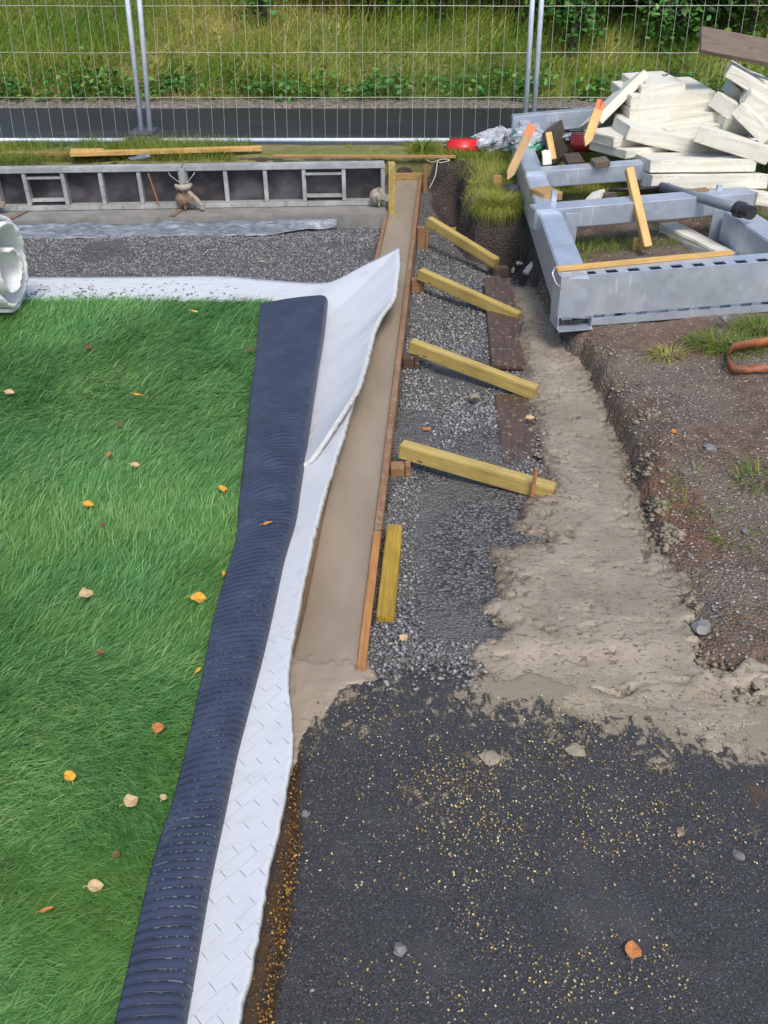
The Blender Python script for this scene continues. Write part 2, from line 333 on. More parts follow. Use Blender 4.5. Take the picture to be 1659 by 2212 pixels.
class MB:                                  # collects shapes into one mesh
    def __init__(s): s.v = []; s.f = []; s.mi = []
    def add(s, vs, fs, m=0):
        k = len(s.v); s.v += [Vector(q) for q in vs]; s.f += [tuple(i + k for i in f) for f in fs]; s.mi += [m] * len(fs); return s
    def box(s, x0, x1, y0, y1, z0, z1, M=None, m=0):
        vs = [Vector((x, y, z)) for x in (x0, x1) for y in (y0, y1) for z in (z0, z1)]
        if M is not None: vs = [M @ q for q in vs]
        return s.add(vs, [(0, 1, 3, 2), (4, 6, 7, 5), (0, 4, 5, 1), (2, 3, 7, 6), (0, 2, 6, 4), (1, 5, 7, 3)], m)
    def tube(s, pts, r, n=8, cap=True, m=0):
        pts = [Vector(p) for p in pts]; rs = r if isinstance(r, (list, tuple)) else [r] * len(pts); rings = []; up = None
        for i, p in enumerate(pts):
            d = (pts[min(i + 1, len(pts) - 1)] - pts[max(i - 1, 0)]).normalized()
            if up is None: up = d.orthogonal().normalized()
            up = (up - d * up.dot(d)); up = up.normalized() if up.length > 1e-6 else d.orthogonal().normalized()
            sd = d.cross(up)
            rings.append([p + (up * math.cos(2 * math.pi * k / n) + sd * math.sin(2 * math.pi * k / n)) * rs[i] for k in range(n)])
        vs = [q for ring in rings for q in ring]; fs = []
        for i in range(len(pts) - 1):
            for k in range(n): fs.append((i * n + k, i * n + (k + 1) % n, (i + 1) * n + (k + 1) % n, (i + 1) * n + k))
        if cap: fs += [tuple(range(n))[::-1], tuple((len(pts) - 1) * n + k for k in range(n))]
        return s.add(vs, fs, m)
    def obj(s, name, mat, parent=None, bevel=0, smooth=False, jit=0, sub=0):
        me = bpy.data.meshes.new(name); me.from_pydata([tuple(q) for q in s.v], [], s.f)
        for m in (mat if isinstance(mat, (list, tuple)) else [mat]): me.materials.append(m)
        me.polygons.foreach_set('material_index', s.mi)
        if bevel or sub or jit:
            bm = bmesh.new(); bm.from_mesh(me)
            if sub: bmesh.ops.subdivide_edges(bm, edges=[e for e in bm.edges if e.calc_length() > .05], cuts=sub, use_grid_fill=True)
            if bevel: bmesh.ops.bevel(bm, geom=[e for e in bm.edges if len(e.link_faces) == 2 and e.calc_face_angle(0) > .6], offset=bevel, segments=2, affect='EDGES', clamp_overlap=True)
            if jit:
                for q in bm.verts: q.co += Vector((random.uniform(-jit, jit), random.uniform(-jit, jit), random.uniform(-jit, jit)))
            bm.to_mesh(me); bm.free()
        if smooth: me.polygons.foreach_set('use_smooth', [True] * len(me.polygons))
        me.update(); o = bpy.data.objects.new(name, me); COL.objects.link(o)
        if parent is not None: o.parent = parent
        return o
def frame(A, B, up=(0, 0, 1)):             # x along A->B, z near up, y = z cross x
    A = Vector(A); x = (Vector(B) - A).normalized(); up = Vector(up); z = (up - x * up.dot(x)).normalized(); y = z.cross(x)
    m = Matrix((x, y, z)).transposed().to_4x4(); m.translation = A; return m
def setm(o, m, parent=None):               # world matrix m, also below a thing's empty
    if parent is not None: o.parent = parent; o.matrix_basis = parent.matrix_basis.inverted() @ m
    else: o.matrix_basis = m
    return o
def beam(name, A, B, y0, y1, z0, z1, mat, parent=None, bevel=.002, up=(0, 0, 1), jit=0, sub=0, ext=(0, 0)):
    m = frame(A, B, up); L = (Vector(B) - Vector(A)).length
    o = MB().box(-ext[0], L + ext[1], y0, y1, z0, z1).obj(name, mat, None, bevel, jit=jit, sub=sub)
    return setm(o, m, parent)
def slab(name, A, B, C, t, mat, parent=None, bevel=.004, W_=None, jit=0, sub=0):   # top face A->B, A->C; thickness below
    A, B, C = Vector(A), Vector(B), Vector(C); x = (B - A).normalized(); yv = (C - A); yv -= x * yv.dot(x); w = W_ or yv.length; y = yv.normalized(); z = x.cross(y)
    m = Matrix((x, y, z)).transposed().to_4x4(); m.translation = A
    o = MB().box(0, (B - A).length, 0, w, -t, 0).obj(name, mat, None, bevel, jit=jit, sub=sub)
    return setm(o, m, parent)
def grid(nx, ny):
    i, j = np.meshgrid(np.arange(nx - 1), np.arange(ny - 1), indexing='ij'); a = (i * ny + j).ravel()
    return np.stack([a, a + ny, a + ny + 1, a + 1], 1)
# ------------------------------------------------------------------ terrain
SLN, SLF = G(624, 1450), G(855, 385); SRN, SRF = G(770, 1450), G(905, 385)     # inner edges of the two form boards
def sl(y): return SLN.x + (SLF.x - SLN.x) * (y - SLN.y) / (SLF.y - SLN.y)
def sr(y): return SRN.x + (SRF.x - SRN.x) * (y - SRN.y) / (SRF.y - SRN.y)
BANK = [Vector((-9, 6.98, 0)), Vector((.05, 6.98, 0)), Vector((.36, 7.0, 0))] + [G(*q) for q in [(945, 346, .12), (985, 352, .12), (1006, 372, .12), (1010, 396, .12), (990, 420, .12), (1012, 432, .12), (1026, 448, .12), (1080, 458, .1), (1130, 458, .1), (1150, 500, .08),
    (1172, 575, .02), (1215, 680, .02), (1262, 735, .03), (1300, 800, .03), (1345, 880, .03), (1385, 980, .03), (1410, 1080, .03), (1440, 1180, .02), (1485, 1260, .02), (1497, 1400, .01), (1500, 1475, .01), (2600, 1475, .01)]]
BANK = [(q.x, q.y) for q in BANK] + [(9, 9), (-9, 9)]
def bankz(x, y):
    z = .018 + .032 * sstep(1.9, 2.8, y) + .035 * sstep(1.0, 1.8, x) * sstep(2.2, 3.4, y)
    far = sstep(5.2, 6.0, y); z = z * (1 - far) + .12 * far
    return z * sstep(1.35, 1.7, y) + .03 * fbm(x * 2.5, y * 2.5, 3)
def trough(x, y):
    x = np.asarray(x, float); y = np.asarray(y, float)
    tr = np.interp(y, [1.3, 1.75, 2.0, 2.6, 3.2, 4.6, 5.3, 5.8, 6.3, 6.8], [-.004, -.004, -.03, -.06, -.095, -.11, -.17, -.2, -.13, -.08])
    rightness = sstep(0, .25, x - sr(y)); tr = tr * (.75 + .25 * rightness) + .012 * fbm(x * 5, y * 5, 5)
    tr = tr - .2 * np.exp(-(((x - .55) / .2) ** 2 + ((y - 6.6) / .34) ** 2)) - .10 * np.exp(-(((x - .92) / .28) ** 2 + ((y - 5.45) / .55) ** 2))
    tr = np.where(x < sl(y) - .02, -.025 - .03 * sstep(5.3, 5.75, y) + .01 * fbm(x * 4, y * 4, 8), np.where(x < sr(y) + .01, -.13, tr))
    return tr
def H(x, y, rough=True):
    x = np.asarray(x, float); y = np.asarray(y, float); tr = trough(x, y)
    s = sdf(x, y, BANK); s = s + .05 * fbm(x * 7, y * 7, 21) + .02 * fbm(x * 24, y * 24, 22)
    b = bankz(x, y)
    z = tr + (b - tr) * (.65 * sstep(-.025, .02, s) + .35 * sstep(-.02, .12, s))
    if rough: z = z + .010 * fbm(x * 14, y * 14, 31) * sstep(-.1, .02, s) + .004 * fbm(x * 40, y * 40, 32)
    z = z - .06 * sstep(1.70, 1.60, y)
    return z
def build_ground():
    nx, ny = 400, 420; xs = np.linspace(-3.6, 4.4, nx); ys = np.linspace(0.2, 7.6, ny)
    X, Y = np.meshgrid(xs, ys, indexing='ij'); Z = H(X, Y) - .2 * sstep(7.3, 7.5, Y)
    s = sdf(X, Y, BANK)
    earth = np.clip(.8 + s * 9, 0, 1) * (.62 + .38 * sstep(1.9, 2.6, Y))
    red = np.exp(-(((X - .95) / .14) ** 2 + ((Y - 2.35) / .3) ** 2)) + .6 * np.exp(-(((X - 1.35) / .3) ** 2 + ((Y - 3.7) / .35) ** 2))
    soil = .48 * sstep(.09, .0, np.abs(s - .0)) * sstep(1.75, 2.1, Y) + .6 * sstep(.12, .02, np.abs(s - .02)) * sstep(5.2, 5.7, Y) + np.exp(-(((X - .52) / .2) ** 2 + ((Y - 6.75) / .22) ** 2)) * (X > .34) + .7 * np.exp(-(((X - .98) / .22) ** 2 + ((Y - 5.5) / .5) ** 2))
    earth = np.maximum(earth, soil)
    o = mesh_obj('ground', np.stack([X, Y, Z], -1).reshape(-1, 3), grid(nx, ny), MAT['ground'], smooth=True, attrs={'earth': earth.ravel(), 'red': red.ravel(), 'soil': soil.ravel(), 'moss': (sstep(5.7, 6.2, Y) * sstep(.04, .13, s) * .9 + .35 * np.exp(-(((X - 1.6) / .35) ** 2 + ((Y - 4.5) / .3) ** 2))).ravel()})
    tag(o, kind='structure')
    # far ground: verge, road, shoulder, hill
    def strip(name, prof, mat, x0=-40, x1=40, nx=120, amp=0, seed=1, sub=6):
        py = []; pz = []
        for (ya, za_), (yb, zb_) in zip(prof[:-1], prof[1:]):
            for k in range(sub): py.append(ya + (yb - ya) * k / sub); pz.append(za_ + (zb_ - za_) * k / sub)
        py.append(prof[-1][0]); pz.append(prof[-1][1]); py = np.array(py); pz = np.array(pz)
        xs = np.concatenate([np.linspace(x0, -7, 20)[:-1], np.linspace(-7, 7, nx), np.linspace(7, x1, 20)[1:]])
        X, Y = np.meshgrid(xs, py, indexing='ij'); Z = np.broadcast_to(pz, X.shape) + amp * fbm(X * 1.3, Y * 1.3, seed)
        return tag(mesh_obj(name, np.stack([X, Y, Z], -1).reshape(-1, 3), grid(len(xs), len(py)), mat, smooth=True), kind='structure')
    strip('verge', [(6.97, -.3), (7.0, .105), (7.15, .118), (7.5, .112), (7.62, .04)], MAT['verge'], x0=-30, x1=-.0 + 30, amp=.03, sub=8)
    strip('road', [(7.45, .085), (8.4, .10), (9.42, .09)], MAT['road'], amp=.0)
    strip('road_shoulder', [(9.33, .08), (9.38, .105), (9.9, .13)], MAT['shoulder'], amp=.02, sub=8)
    strip('grassy_hill', [(9.6, .10), (9.8, .15), (10.5, .48), (11.5, .9), (13.5, 1.7), (20, 3.2), (60, 7), (160, 12)], MAT['hill'], x0=-120, x1=120, amp=.12, sub=8)
build_ground()
SPILL = [(1098, 600, -.1), (1165, 585, -.1), (1200, 680, -.08), (1250, 745, -.06), (1300, 820, -.04), (1335, 890, -.03), (1362, 980, -.02), (1392, 1080, -.01), (1432, 1170, 0), (1478, 1240, 0), (1490, 1330, 0), (1492, 1420, 0), (1500, 1468, 0), (1690, 1455, 0), (1720, 1640, 0), (1600, 1640, 0), (1500, 1610, 0), (1400, 1575, 0), (1290, 1565, 0), (1190, 1535, 0), (1060, 1525, 0), (1000, 1495, 0), (1035, 1462, 0), (1045, 1445, 0), (1010, 1410, 0),
    (1095, 1365, -.01), (1062, 1310, -.01), (1085, 1262, -.02), (1055, 1235, -.02), (1062, 1180, -.03), (1185, 1162, -.03), (1110, 1135, -.04), (1135, 1085, -.05), (1190, 1058, -.06), (1160, 980, -.07), (1155, 900, -.08), (1130, 800, -.09), (1115, 700, -.1)]
SPILLW = [(q.x, q.y) for q in (G(*p) for p in SPILL)]
CRACK = [(q.x, q.y) for q in (G(*p) for p in [(985, 1462, 0), (1100, 1452, 0), (1220, 1478, 0), (1290, 1490, 0), (1340, 1500, 0), (1390, 1470, 0), (1500, 1478, 0), (1590, 1492, 0), (1690, 1470, 0)])]
def dist_line(x, y, L):
    d = np.full(np.shape(x), 1e9)
    for (ax, ay), (bx, by) in zip(L[:-1], L[1:]):
        ex, ey = bx - ax, by - ay; t = np.clip(((x - ax) * ex + (y - ay) * ey) / (ex * ex + ey * ey), 0, 1)
        d = np.minimum(d, np.hypot(x - ax - t * ex, y - ay - t * ey))
    return d
def build_spill():
    xs = np.arange(.08, 1.75, .0075); ys = np.concatenate([np.arange(1.28, 3.0, .0075), np.arange(3.0, 5.2, .014)])
    X, Y = np.meshgrid(xs, ys, indexing='ij'); s = sdf(X, Y, SPILLW)
    s2 = s + .045 * fbm(X * 9, Y * 9, 41, 3) + .035 * fbm(X * 32, Y * 32, 42, 4) + .014 * fbm(X * 90, Y * 90, 48, 3)
    base = trough(X, Y) + .05 * sstep(.0, .2, -s + .0) * 0 + .03 * sstep(-.06, .06, sdf(X, Y, BANK))
    c = dist_line(X, Y, CRACK) + .016 * fbm(X * 22, Y * 22, 44) + .004
    lump = fbm(X * 26, Y * 26, 43, 4)
    rimw = np.exp(-(np.maximum(s, 0) / .07) ** 2) * sstep(1.75, 2.0, Y)
    pit = sstep(.36, .44, fbm(X * 34, Y * 44, 49, 4) + .2 * rimw) * sstep(1.62, 1.7, Y)
    thk = .4 + .6 * sstep(1.60, 1.72, Y)
    Z = base + thk * (.010 * sstep(0, .04, s2) + .013 * sstep(0, .006, s2)) - .02 * (1 - sstep(-.006, .0, s2)) + .006 * lump * rimw + .004 * fbm(X * 85, Y * 85, 58, 3) * rimw + .0008 * fbm(X * 12, Y * 12, 45, 2) + .0014 * fbm(X * 70, Y * 70, 46, 3) - .009 * pit + .0035 * fbm(X * 9, Y * 60, 50, 3) * (1 - sstep(1.60, 1.66, Y)) * 1.0
    Z = Z - .05 * (1 - sstep(.004, .016, c)) * sstep(-.35, .1, fbm(X * 5, Y * 5, 47))
    Z = np.where(Y < 1.72, Z - .006 * sstep(1.74, 1.66, Y), Z)
    Z = Z + np.where(s2 < -.03, -.06, 0)
    keep = s2 > -.05
    f = grid(len(xs), len(ys)); k = keep.ravel(); f = f[k[f].any(1)]
    rim = np.clip(.55 * pit + rimw * .8 + 1.2 * (1 - sstep(.004, .022, c)) * sstep(-.35, .1, fbm(X * 5, Y * 5, 47)) + .35 * np.exp(-((Y - 1.98) / .05) ** 2) * 0, 0, 1)  # mask also darkens the deep crevice, its shade put into the colour
    v = np.stack([X, Y, Z], -1).reshape(-1, 3); u = np.unique(f); mp = np.full(len(v), -1); mp[u] = np.arange(len(u))
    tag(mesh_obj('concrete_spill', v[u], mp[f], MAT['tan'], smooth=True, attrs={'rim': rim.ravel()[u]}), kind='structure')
build_spill()
def asph_edge(x): return 1.615 - .1 * sstep(.45, .7, x) + .04 * fbm(x * 6, x * 0 + 3, 51)
def build_asphalt():
    xs = np.arange(-.42, 1.9, .0085); ys = np.arange(.25, 1.86, .0085)
    X, Y = np.meshgrid(xs, ys, indexing='ij')
    TL = [(q.x, q.y) for q in (G(*p) for p in [(640, 1450, 0), (765, 1450, 0), (755, 1490, 0), (690, 1540, 0), (655, 1600, 0), (632, 1600, 0)])]
    s = np.maximum(sdf(X, Y, SPILLW), sdf(X, Y, TL) * 1.0)
    sl_ = np.clip(.62 + s * 5.0, 0, 1.3) * 1.0
    sl_ = np.maximum(sl_, .40 * np.exp(-(((X - .05) / .22) ** 2 + ((Y - 1.58) / .12) ** 2)))
    for (u, v, r, a) in [(880, 1745, .05, .35), (1065, 1640, .09, .55), (1250, 1625, .08, .5), (920, 1720, .13, .5), (1200, 1560, .22, .55), (1000, 1530, .2, .52), (1420, 1620, .16, .55), (870, 1520, .2, .42), (850, 1478, .10, .52), (965, 1468, .12, .5), (760, 1560, .12, .45), (1110, 1590, .16, .42), (1380, 1650, .14, .4), (1620, 1760, .12, .4), (1500, 1700, .1, .36), (1330, 1700, .06, .34), (1000, 1900, .08, .33), (1480, 1830, .1, .33)]:
        q = G(u, v); sl_ = np.maximum(sl_, a * np.exp(-(((X - q.x) / r) ** 2 + ((Y - q.y) / (r * .7)) ** 2)))
    rust = .75 * np.exp(-((X + .23) / .035) ** 2) * sstep(1.45, 1.3, Y)
    for (u, v, r, a) in [(1640, 1720, .08, .7), (1040, 1600, .07, .4), (870, 1690, .08, .3), (1080, 1800, .07, .35)]:
        q = G(u, v); rust = np.maximum(rust, a * np.exp(-(((X - q.x) / r) ** 2 + ((Y - q.y) / (r * 1.2)) ** 2)))
    e = asph_edge(X) - Y + .03 * fbm(X * 18, Y * 18, 52)
    edge = np.interp(Y, [.5, .75, 1.1, 1.4, 1.6], [-.215, -.205, -.185, -.21, -.22]); le = X - edge + .01 * fbm(X * 25, Y * 25, 57)
    Z = .002 * fbm(X * 30, Y * 30, 53) + .006 * fbm(X * 4, Y * 4, 54, 2) - .05 * (1 - sstep(-.03, .01, e)) - .03 * (1 - sstep(-.02, .015, le))
    rust = np.maximum(rust, .75 * (1 - sstep(-.0, .03, le)))
    tag(mesh_obj('asphalt_paving', np.stack([X, Y, Z], -1).reshape(-1, 3), grid(len(xs), len(ys)), MAT['asphalt'], smooth=True, attrs={'slurry': sl_.ravel(), 'rust': rust.ravel()}), kind='structure')
build_asphalt()
# ------------------------------------------------------------------ loose stones
def polyhedra(pos, size, seed, mat, name, flat=.65, sink=.3):
    r = np.random.default_rng(seed); n = len(pos)
    base = np.array([[1, 0, 0], [.3, .95, 0], [-.85, .55, 0], [-.75, -.7, 0], [.4, -.9, 0], [.1, .1, 1], [-.05, 0, -1]]) 
    F = np.array([[0, 1, 5], [1, 2, 5], [2, 3, 5], [3, 4, 5], [4, 0, 5], [1, 0, 6], [2, 1, 6], [3, 2, 6], [4, 3, 6], [0, 4, 6]])
    V = base[None] * (1 + r.uniform(-.35, .35, (n, 7, 3))); V[:, 5, :2] += r.uniform(-.4, .4, (n, 2)); V[:, :5, 2] += r.uniform(-.35, .35, (n, 5))
    V *= np.stack([np.ones(n), r.uniform(.6, 1, n), flat * r.uniform(.6, 1.2, n)], 1)[:, None, :] * size[:, None, None]
    a = r.uniform(0, 2 * np.pi, n); c, s = np.cos(a)[:, None], np.sin(a)[:, None]
    x = V[..., 0] * c - V[..., 1] * s; y = V[..., 0] * s + V[..., 1] * c
    V = np.stack([x, y, V[..., 2]], -1) + pos[:, None, :]; V[..., 2] += (size * sink)[:, None]
    f = (F[None] + 7 * np.arange(n)[:, None, None]).reshape(-1, 3)
    sh = np.repeat(r.random(n) ** 1.6, 7)
    return mesh_obj(name, V.reshape(-1, 3), f, mat, attrs={'shade': sh})
def build_stones():
    r = np.random.default_rng(5)
    # right hand gravel between the form board and the spill
    x = r.uniform(-.1, 1.1, 64000); y = r.uniform(1.48, 7.0, 64000)
    y = 1.48 + (y - 1.48) * r.uniform(.3, 1, len(y))
    s1 = sdf(x, y, SPILLW); s2 = sdf(x, y, BANK)
    k = (x > sr(y) + .035) & (s1 < .01) & (s2 < -.03) & (r.random(len(x)) < sstep(1.5, 1.68, y) ** 2) & ((fbm(x * 3, y * 3, 61) + .5 * sstep(.24, .06, x - sr(y)) * (y < 2.7) + .12 * (y > 2.9) - .30 * ((y > 1.75) & (y < 2.7) & (x - sr(y) > .14)) > -.06 + r.normal(0, .12, len(x))))
    x, y = x[k][:24000], y[k][:24000]; a = np.stack([x, y, np.where(y < 1.66, np.maximum(H(x, y), .001), H(x, y))], 1); sa = (.0024 + .0065 * r.random(len(x)) ** 2) * (1 + .3 * (y > 3))
    # left bed in front of the footing
    x = r.uniform(-3.2, .1, 42000); y = r.uniform(4.35, 5.9, 42000); k = (x < sl(y) - .04) & (fbm(x * 3, y * 3, 62) > -.3)
    x, y = x[k], y[k]; b = np.stack([x, y, H(x, y)], 1); sb = .0035 + .006 * r.random(len(x)) ** 1.6
    # earth side
    x = r.uniform(.8, 3.2, 14000); y = r.uniform(1.5, 5.0, 14000); s2 = sdf(x, y, BANK); k = (s2 > .03) & ((fbm(x * 2, y * 2, 63) > .02) | (y < 2.2))
    x, y = x[k], y[k]; c = np.stack([x, y, H(x, y)], 1); sc = r.uniform(.002, .008, len(x))
    o = polyhedra(np.concatenate([a, b, c]), np.concatenate([sa, sb, sc]), 6, MAT['stone'], 'gravel')
    tag(o, 'loose crushed grey gravel on the trench bed and bank', 'gravel', kind='stuff')
build_stones()
# ------------------------------------------------------------------ grass blades
def blades(name, base, az, length, width, lean, mat, droop=.5, seed=1, parent=None, shade=None, levels=(0, .5, 1)):
    r = np.random.default_rng(seed); n = len(base); k = len(levels)
    dx, dy = np.cos(az), np.sin(az); wa = az + np.pi / 2 + r.normal(0, .5, n); wx, wy = np.cos(wa), np.sin(wa)
    V = np.zeros((n, 2 * k, 3))
    for i, t in enumerate(levels):
        an = lean * (1 + droop * (t - .5)); h = length * t * np.sin(an); z = length * t * np.cos(an); w = width * (1 - .8 * t) * .5
        cx = base[:, 0] + dx * h; cy = base[:, 1] + dy * h; cz = base[:, 2] + z
        V[:, 2 * i] = np.stack([cx - wx * w, cy - wy * w, cz], 1); V[:, 2 * i + 1] = np.stack([cx + wx * w, cy + wy * w, cz], 1)
    fs = np.array([[2 * i, 2 * i + 1, 2 * i + 3, 2 * i + 2] for i in range(k - 1)])
    f = (fs[None] + 2 * k * np.arange(n)[:, None, None]).reshape(-1, 4)
    sh = np.repeat(shade if shade is not None else r.random(n), 2 * k)
    return mesh_obj(name, V.reshape(-1, 3), f, mat, parent, attrs={'shade': sh})
def leaves(pos, size, seed, mat, name, parent=None, flat=.0, aspect=.6):
    r = np.random.default_rng(seed); n = len(pos)
    base = np.array([[-.5, 0, 0], [-.1, .5 * aspect, .08], [.25, .42 * aspect, .06], [.55, 0, 0], [.25, -.42 * aspect, .06], [-.1, -.5 * aspect, .08]])
    th = r.uniform(0, 2 * np.pi, n); ph = r.normal(0, .65, n) * (1 - flat); ro = r.normal(0, .65, n) * (1 - flat)
    V = np.repeat(base[None], n, 0) * size[:, None, None]
    y = V[..., 1] * np.cos(ro)[:, None] - V[..., 2] * np.sin(ro)[:, None]; z = V[..., 1] * np.sin(ro)[:, None] + V[..., 2] * np.cos(ro)[:, None]; x = V[..., 0]
    x2 = x * np.cos(ph)[:, None] + z * np.sin(ph)[:, None]; z2 = -x * np.sin(ph)[:, None] + z * np.cos(ph)[:, None]
    c, s = np.cos(th)[:, None], np.sin(th)[:, None]
    V = np.stack([x2 * c - y * s, x2 * s + y * c, z2], -1) + pos[:, None, :]
    f = (np.array([[0, 1, 2, 3], [0, 3, 4, 5]])[None] + 6 * np.arange(n)[:, None, None]).reshape(-1, 4)
    return mesh_obj(name, V.reshape(-1, 3), f, mat, parent, attrs={'shade': np.repeat(r.random(n), 6)})
def polyline(pts, n):                       # resample a polyline of vectors, smooth (Catmull-Rom)
    pts = [Vector(p) for p in pts]; out = []; L = [0]
    for a, b in zip(pts[:-1], pts[1:]): L.append(L[-1] + (b - a).length)
    for k in range(n):
        t = L[-1] * k / (n - 1); i = max(j for j in range(len(pts) - 1) if L[j] <= t + 1e-9); q = (t - L[i]) / max(L[i + 1] - L[i], 1e-9)
        p0 = pts[max(i - 1, 0)]; p1 = pts[i]; p2 = pts[i + 1]; p3 = pts[min(i + 2, len(pts) - 1)]
        out.append(.5 * ((2 * p1) + (p2 - p0) * q + (2 * p0 - 5 * p1 + 4 * p2 - p3) * q * q + (3 * p1 - p0 - 3 * p2 + p3) * q ** 3))
    return out
# ------------------------------------------------------------------ artificial turf with its folded over edge
FOLDL = [(562, 655), (553, 760), (541, 850), (531, 960), (517, 1080), (512, 1150), (490, 1230), (466, 1310), (440, 1440), (408, 1590), (375, 1720), (340, 1830), (308, 1960), (278, 2090), (250, 2212), (222, 2350), (205, 2460)]
FOLDR = [(706, 648), (698, 720), (688, 780), (672, 880), (660, 960), (645, 1060), (636, 1120), (612, 1200), (592, 1290), (568, 1395), (540, 1500), (508, 1620), (478, 1760), (448, 1900), (420, 2060), (393, 2212), (368, 2350), (350, 2460)]
def build_turf():
    root = empty('artificial_turf', (-1.2, 2.5, .02)); inv = Matrix.Translation((1.2, -2.5, -.02))
    tag(root, 'long pile bright green artificial turf with its dark backing folded over', 'artificial turf')
    zl = .075
    Lp = polyline([G(u, v, zl + .012) for u, v in FOLDL], 260); Rp = polyline([G(u, v, .055) for u, v in FOLDR], 260)
    n = len(Lp); prof = []; m = 26
    V = []; UV = []; s_len = 0
    for i in range(n):
        L, R = Lp[i], Rp[i]
        if i: s_len += (L - Lp[i - 1]).length
        d = Vector((R.x - L.x, R.y - L.y, 0)); wdt = d.length; d.normalize(); nrm = d
        bul = .02 * math.exp(-((L.y - 2.55) / .28) ** 2)
        rr = .036 + .004 * math.sin(L.y * 3)
        zt = zl + .012 * math.sin(L.y * 2.1 + 1) * .3
        row = []
        for j in range(m):
            t = j / (m - 1)
            if t < .6:                      # flat top
                q = t / .6; x = q * (wdt - rr); z = zt + .004 + .012 * math.sin(q * math.pi) * .6 + bul * math.sin(q * math.pi) * .8
            else:                           # rounded edge, then tucked under
                a = (t - .6) / .4 * math.pi; x = wdt - rr + math.sin(a) * rr; z = zt + .004 - rr + math.cos(a) * rr
            w1 = .010 * math.exp(-((L.y - 2.5) / .45) ** 2) * math.sin(34 * (L.y + .55 * x) + 2 * math.sin(9 * x)) * math.sin(min(1, t / .6) * math.pi * .8)
            w2 = .003 * float(vn(x * 9, L.y * 7, 71)) + .006 * float(vn(x * 4, L.y * 3.3, 72))
            p = L + nrm * x; p.z = z + (w1 + w2 if t < .62 else (w1 + w2) * .3)
            row.append(p); UV.append((x if t < .6 else (wdt - rr) + (t - .6) * .28, s_len))
        V += row
    V = np.array([tuple(inv @ p) for p in V]); f = grid(n, m)[:, ::-1]
    o = mesh_obj('folded_backing', V, f.copy(), MAT['navy'], root, True, uv=np.array(UV))
    md = o.modifiers.new('thick', 'SOLIDIFY'); md.thickness = .006; md.offset = -1
    o['label'] = 'dark navy stitched backing of the folded edge'
    # flat base under the pile
    poly = [(-3.4, 4.22), (Lp[0].x + .05, 4.22)] + [(p.x + .05, p.y) for p in Lp[4::8]] + [(Lp[-1].x, .35), (-3.4, .35)]
    MBb = [inv @ Vector((x, y, .03)) for x, y in poly]
    b = mesh_obj('turf_base', MBb, [tuple(range(len(MBb)))[::-1]], MAT['turfbase'], root)
    md = b.modifiers.new('thick', 'SOLIDIFY'); md.thickness = .008; md.offset = -1
    N_ = 330000; r = np.random.default_rng(3)
    y = .38 + (4.22 - .38) * r.random(N_) ** 1.45; x = -r.random(N_) * (1.0 + .5 * y) ; ly = np.array([p.y for p in Lp])[::-1]; lx = np.array([p.x for p in Lp])[::-1]
    x = np.interp(y, ly, lx) + .03 + x; k = (x > -.5 - .62 * y); x, y = x[k], y[k]
    x = np.round(x / .0095) * .0095 * .35 + x * .65
    flow = 2.2 * fbm(x * 1.1, y * .9, 81, 3) + 1.3 * fbm(x * 4, y * 4, 82, 2)
    az = .62 + flow * .7 + r.normal(0, .42, len(x))
    clump = fbm(x * 5, y * 5, 83, 3)
    lean = np.clip(1.02 + .3 * clump + r.normal(0, .24, len(x)), .25, 1.5)
    edge = np.interp(y, ly, lx) - x
    ln = r.uniform(.042, .07, len(x)); ln = np.where(edge < .035, ln * .8, ln)
    base = np.stack([x, y, np.full(len(x), .03)], 1) - np.array([-1.2, 2.5, .02])
    wd = .0021 + .00062 * y
    shade = np.clip(r.random(len(x)) * .8 + .25 * fbm(x * 2.5, y * 2.5, 84) + .1, 0, 1)
    p = blades('grass_pile', base, az, ln, wd, lean, MAT['blade'], .55, 9, root, shade); p['kind'] = 'stuff'
build_turf()
# ------------------------------------------------------------------ white foam underlay pads
def loft(rows, nc, power, ncut=0):
    """rows: list of (inner, outer) points; z rises from inner to outer with the given power."""
    V = []; 
    for I, O in rows:
        for j in range(nc):
            t = j / (nc - 1); p = I.lerp(O, t); p.z = I.z + (O.z - I.z) * t ** power; V.append(p)
    return V
def ragged(pts, amp, seed):
    out = []
    for i, p in enumerate(pts):
        a = pts[max(i - 1, 0)]; b = pts[min(i + 1, len(pts) - 1)]; d = (b - a).normalized(); nrm = Vector((-d.y, d.x, 0))
        out.append(p + nrm * amp * (1.3 * float(vn(i * .21, 0, seed)) + 1.6 * float(vn(i * 1.37, 3, seed))))
    return out
def pad_object(name, V, nr, nc, flip, label, cat, dirt):
    V = np.array([tuple(p) for p in V]); f = grid(nr, nc)
    if flip: f = f[:, ::-1].copy()
    c = V.mean(0); o = mesh_obj(name, V - c, f, [MAT['pad'], MAT['padedge']], None, True, uv=V[:, :2], attrs={'dirt': dirt(V), 'cuts': .08 + .92 * sstep(2.3, 1.5, V[:, 1])})
    o.location = c; md = o.modifiers.new('thick', 'SOLIDIFY'); md.thickness = .017; md.offset = -1; md.use_even_offset = False; md.material_offset_rim = 1
    return tag(o, label, cat)
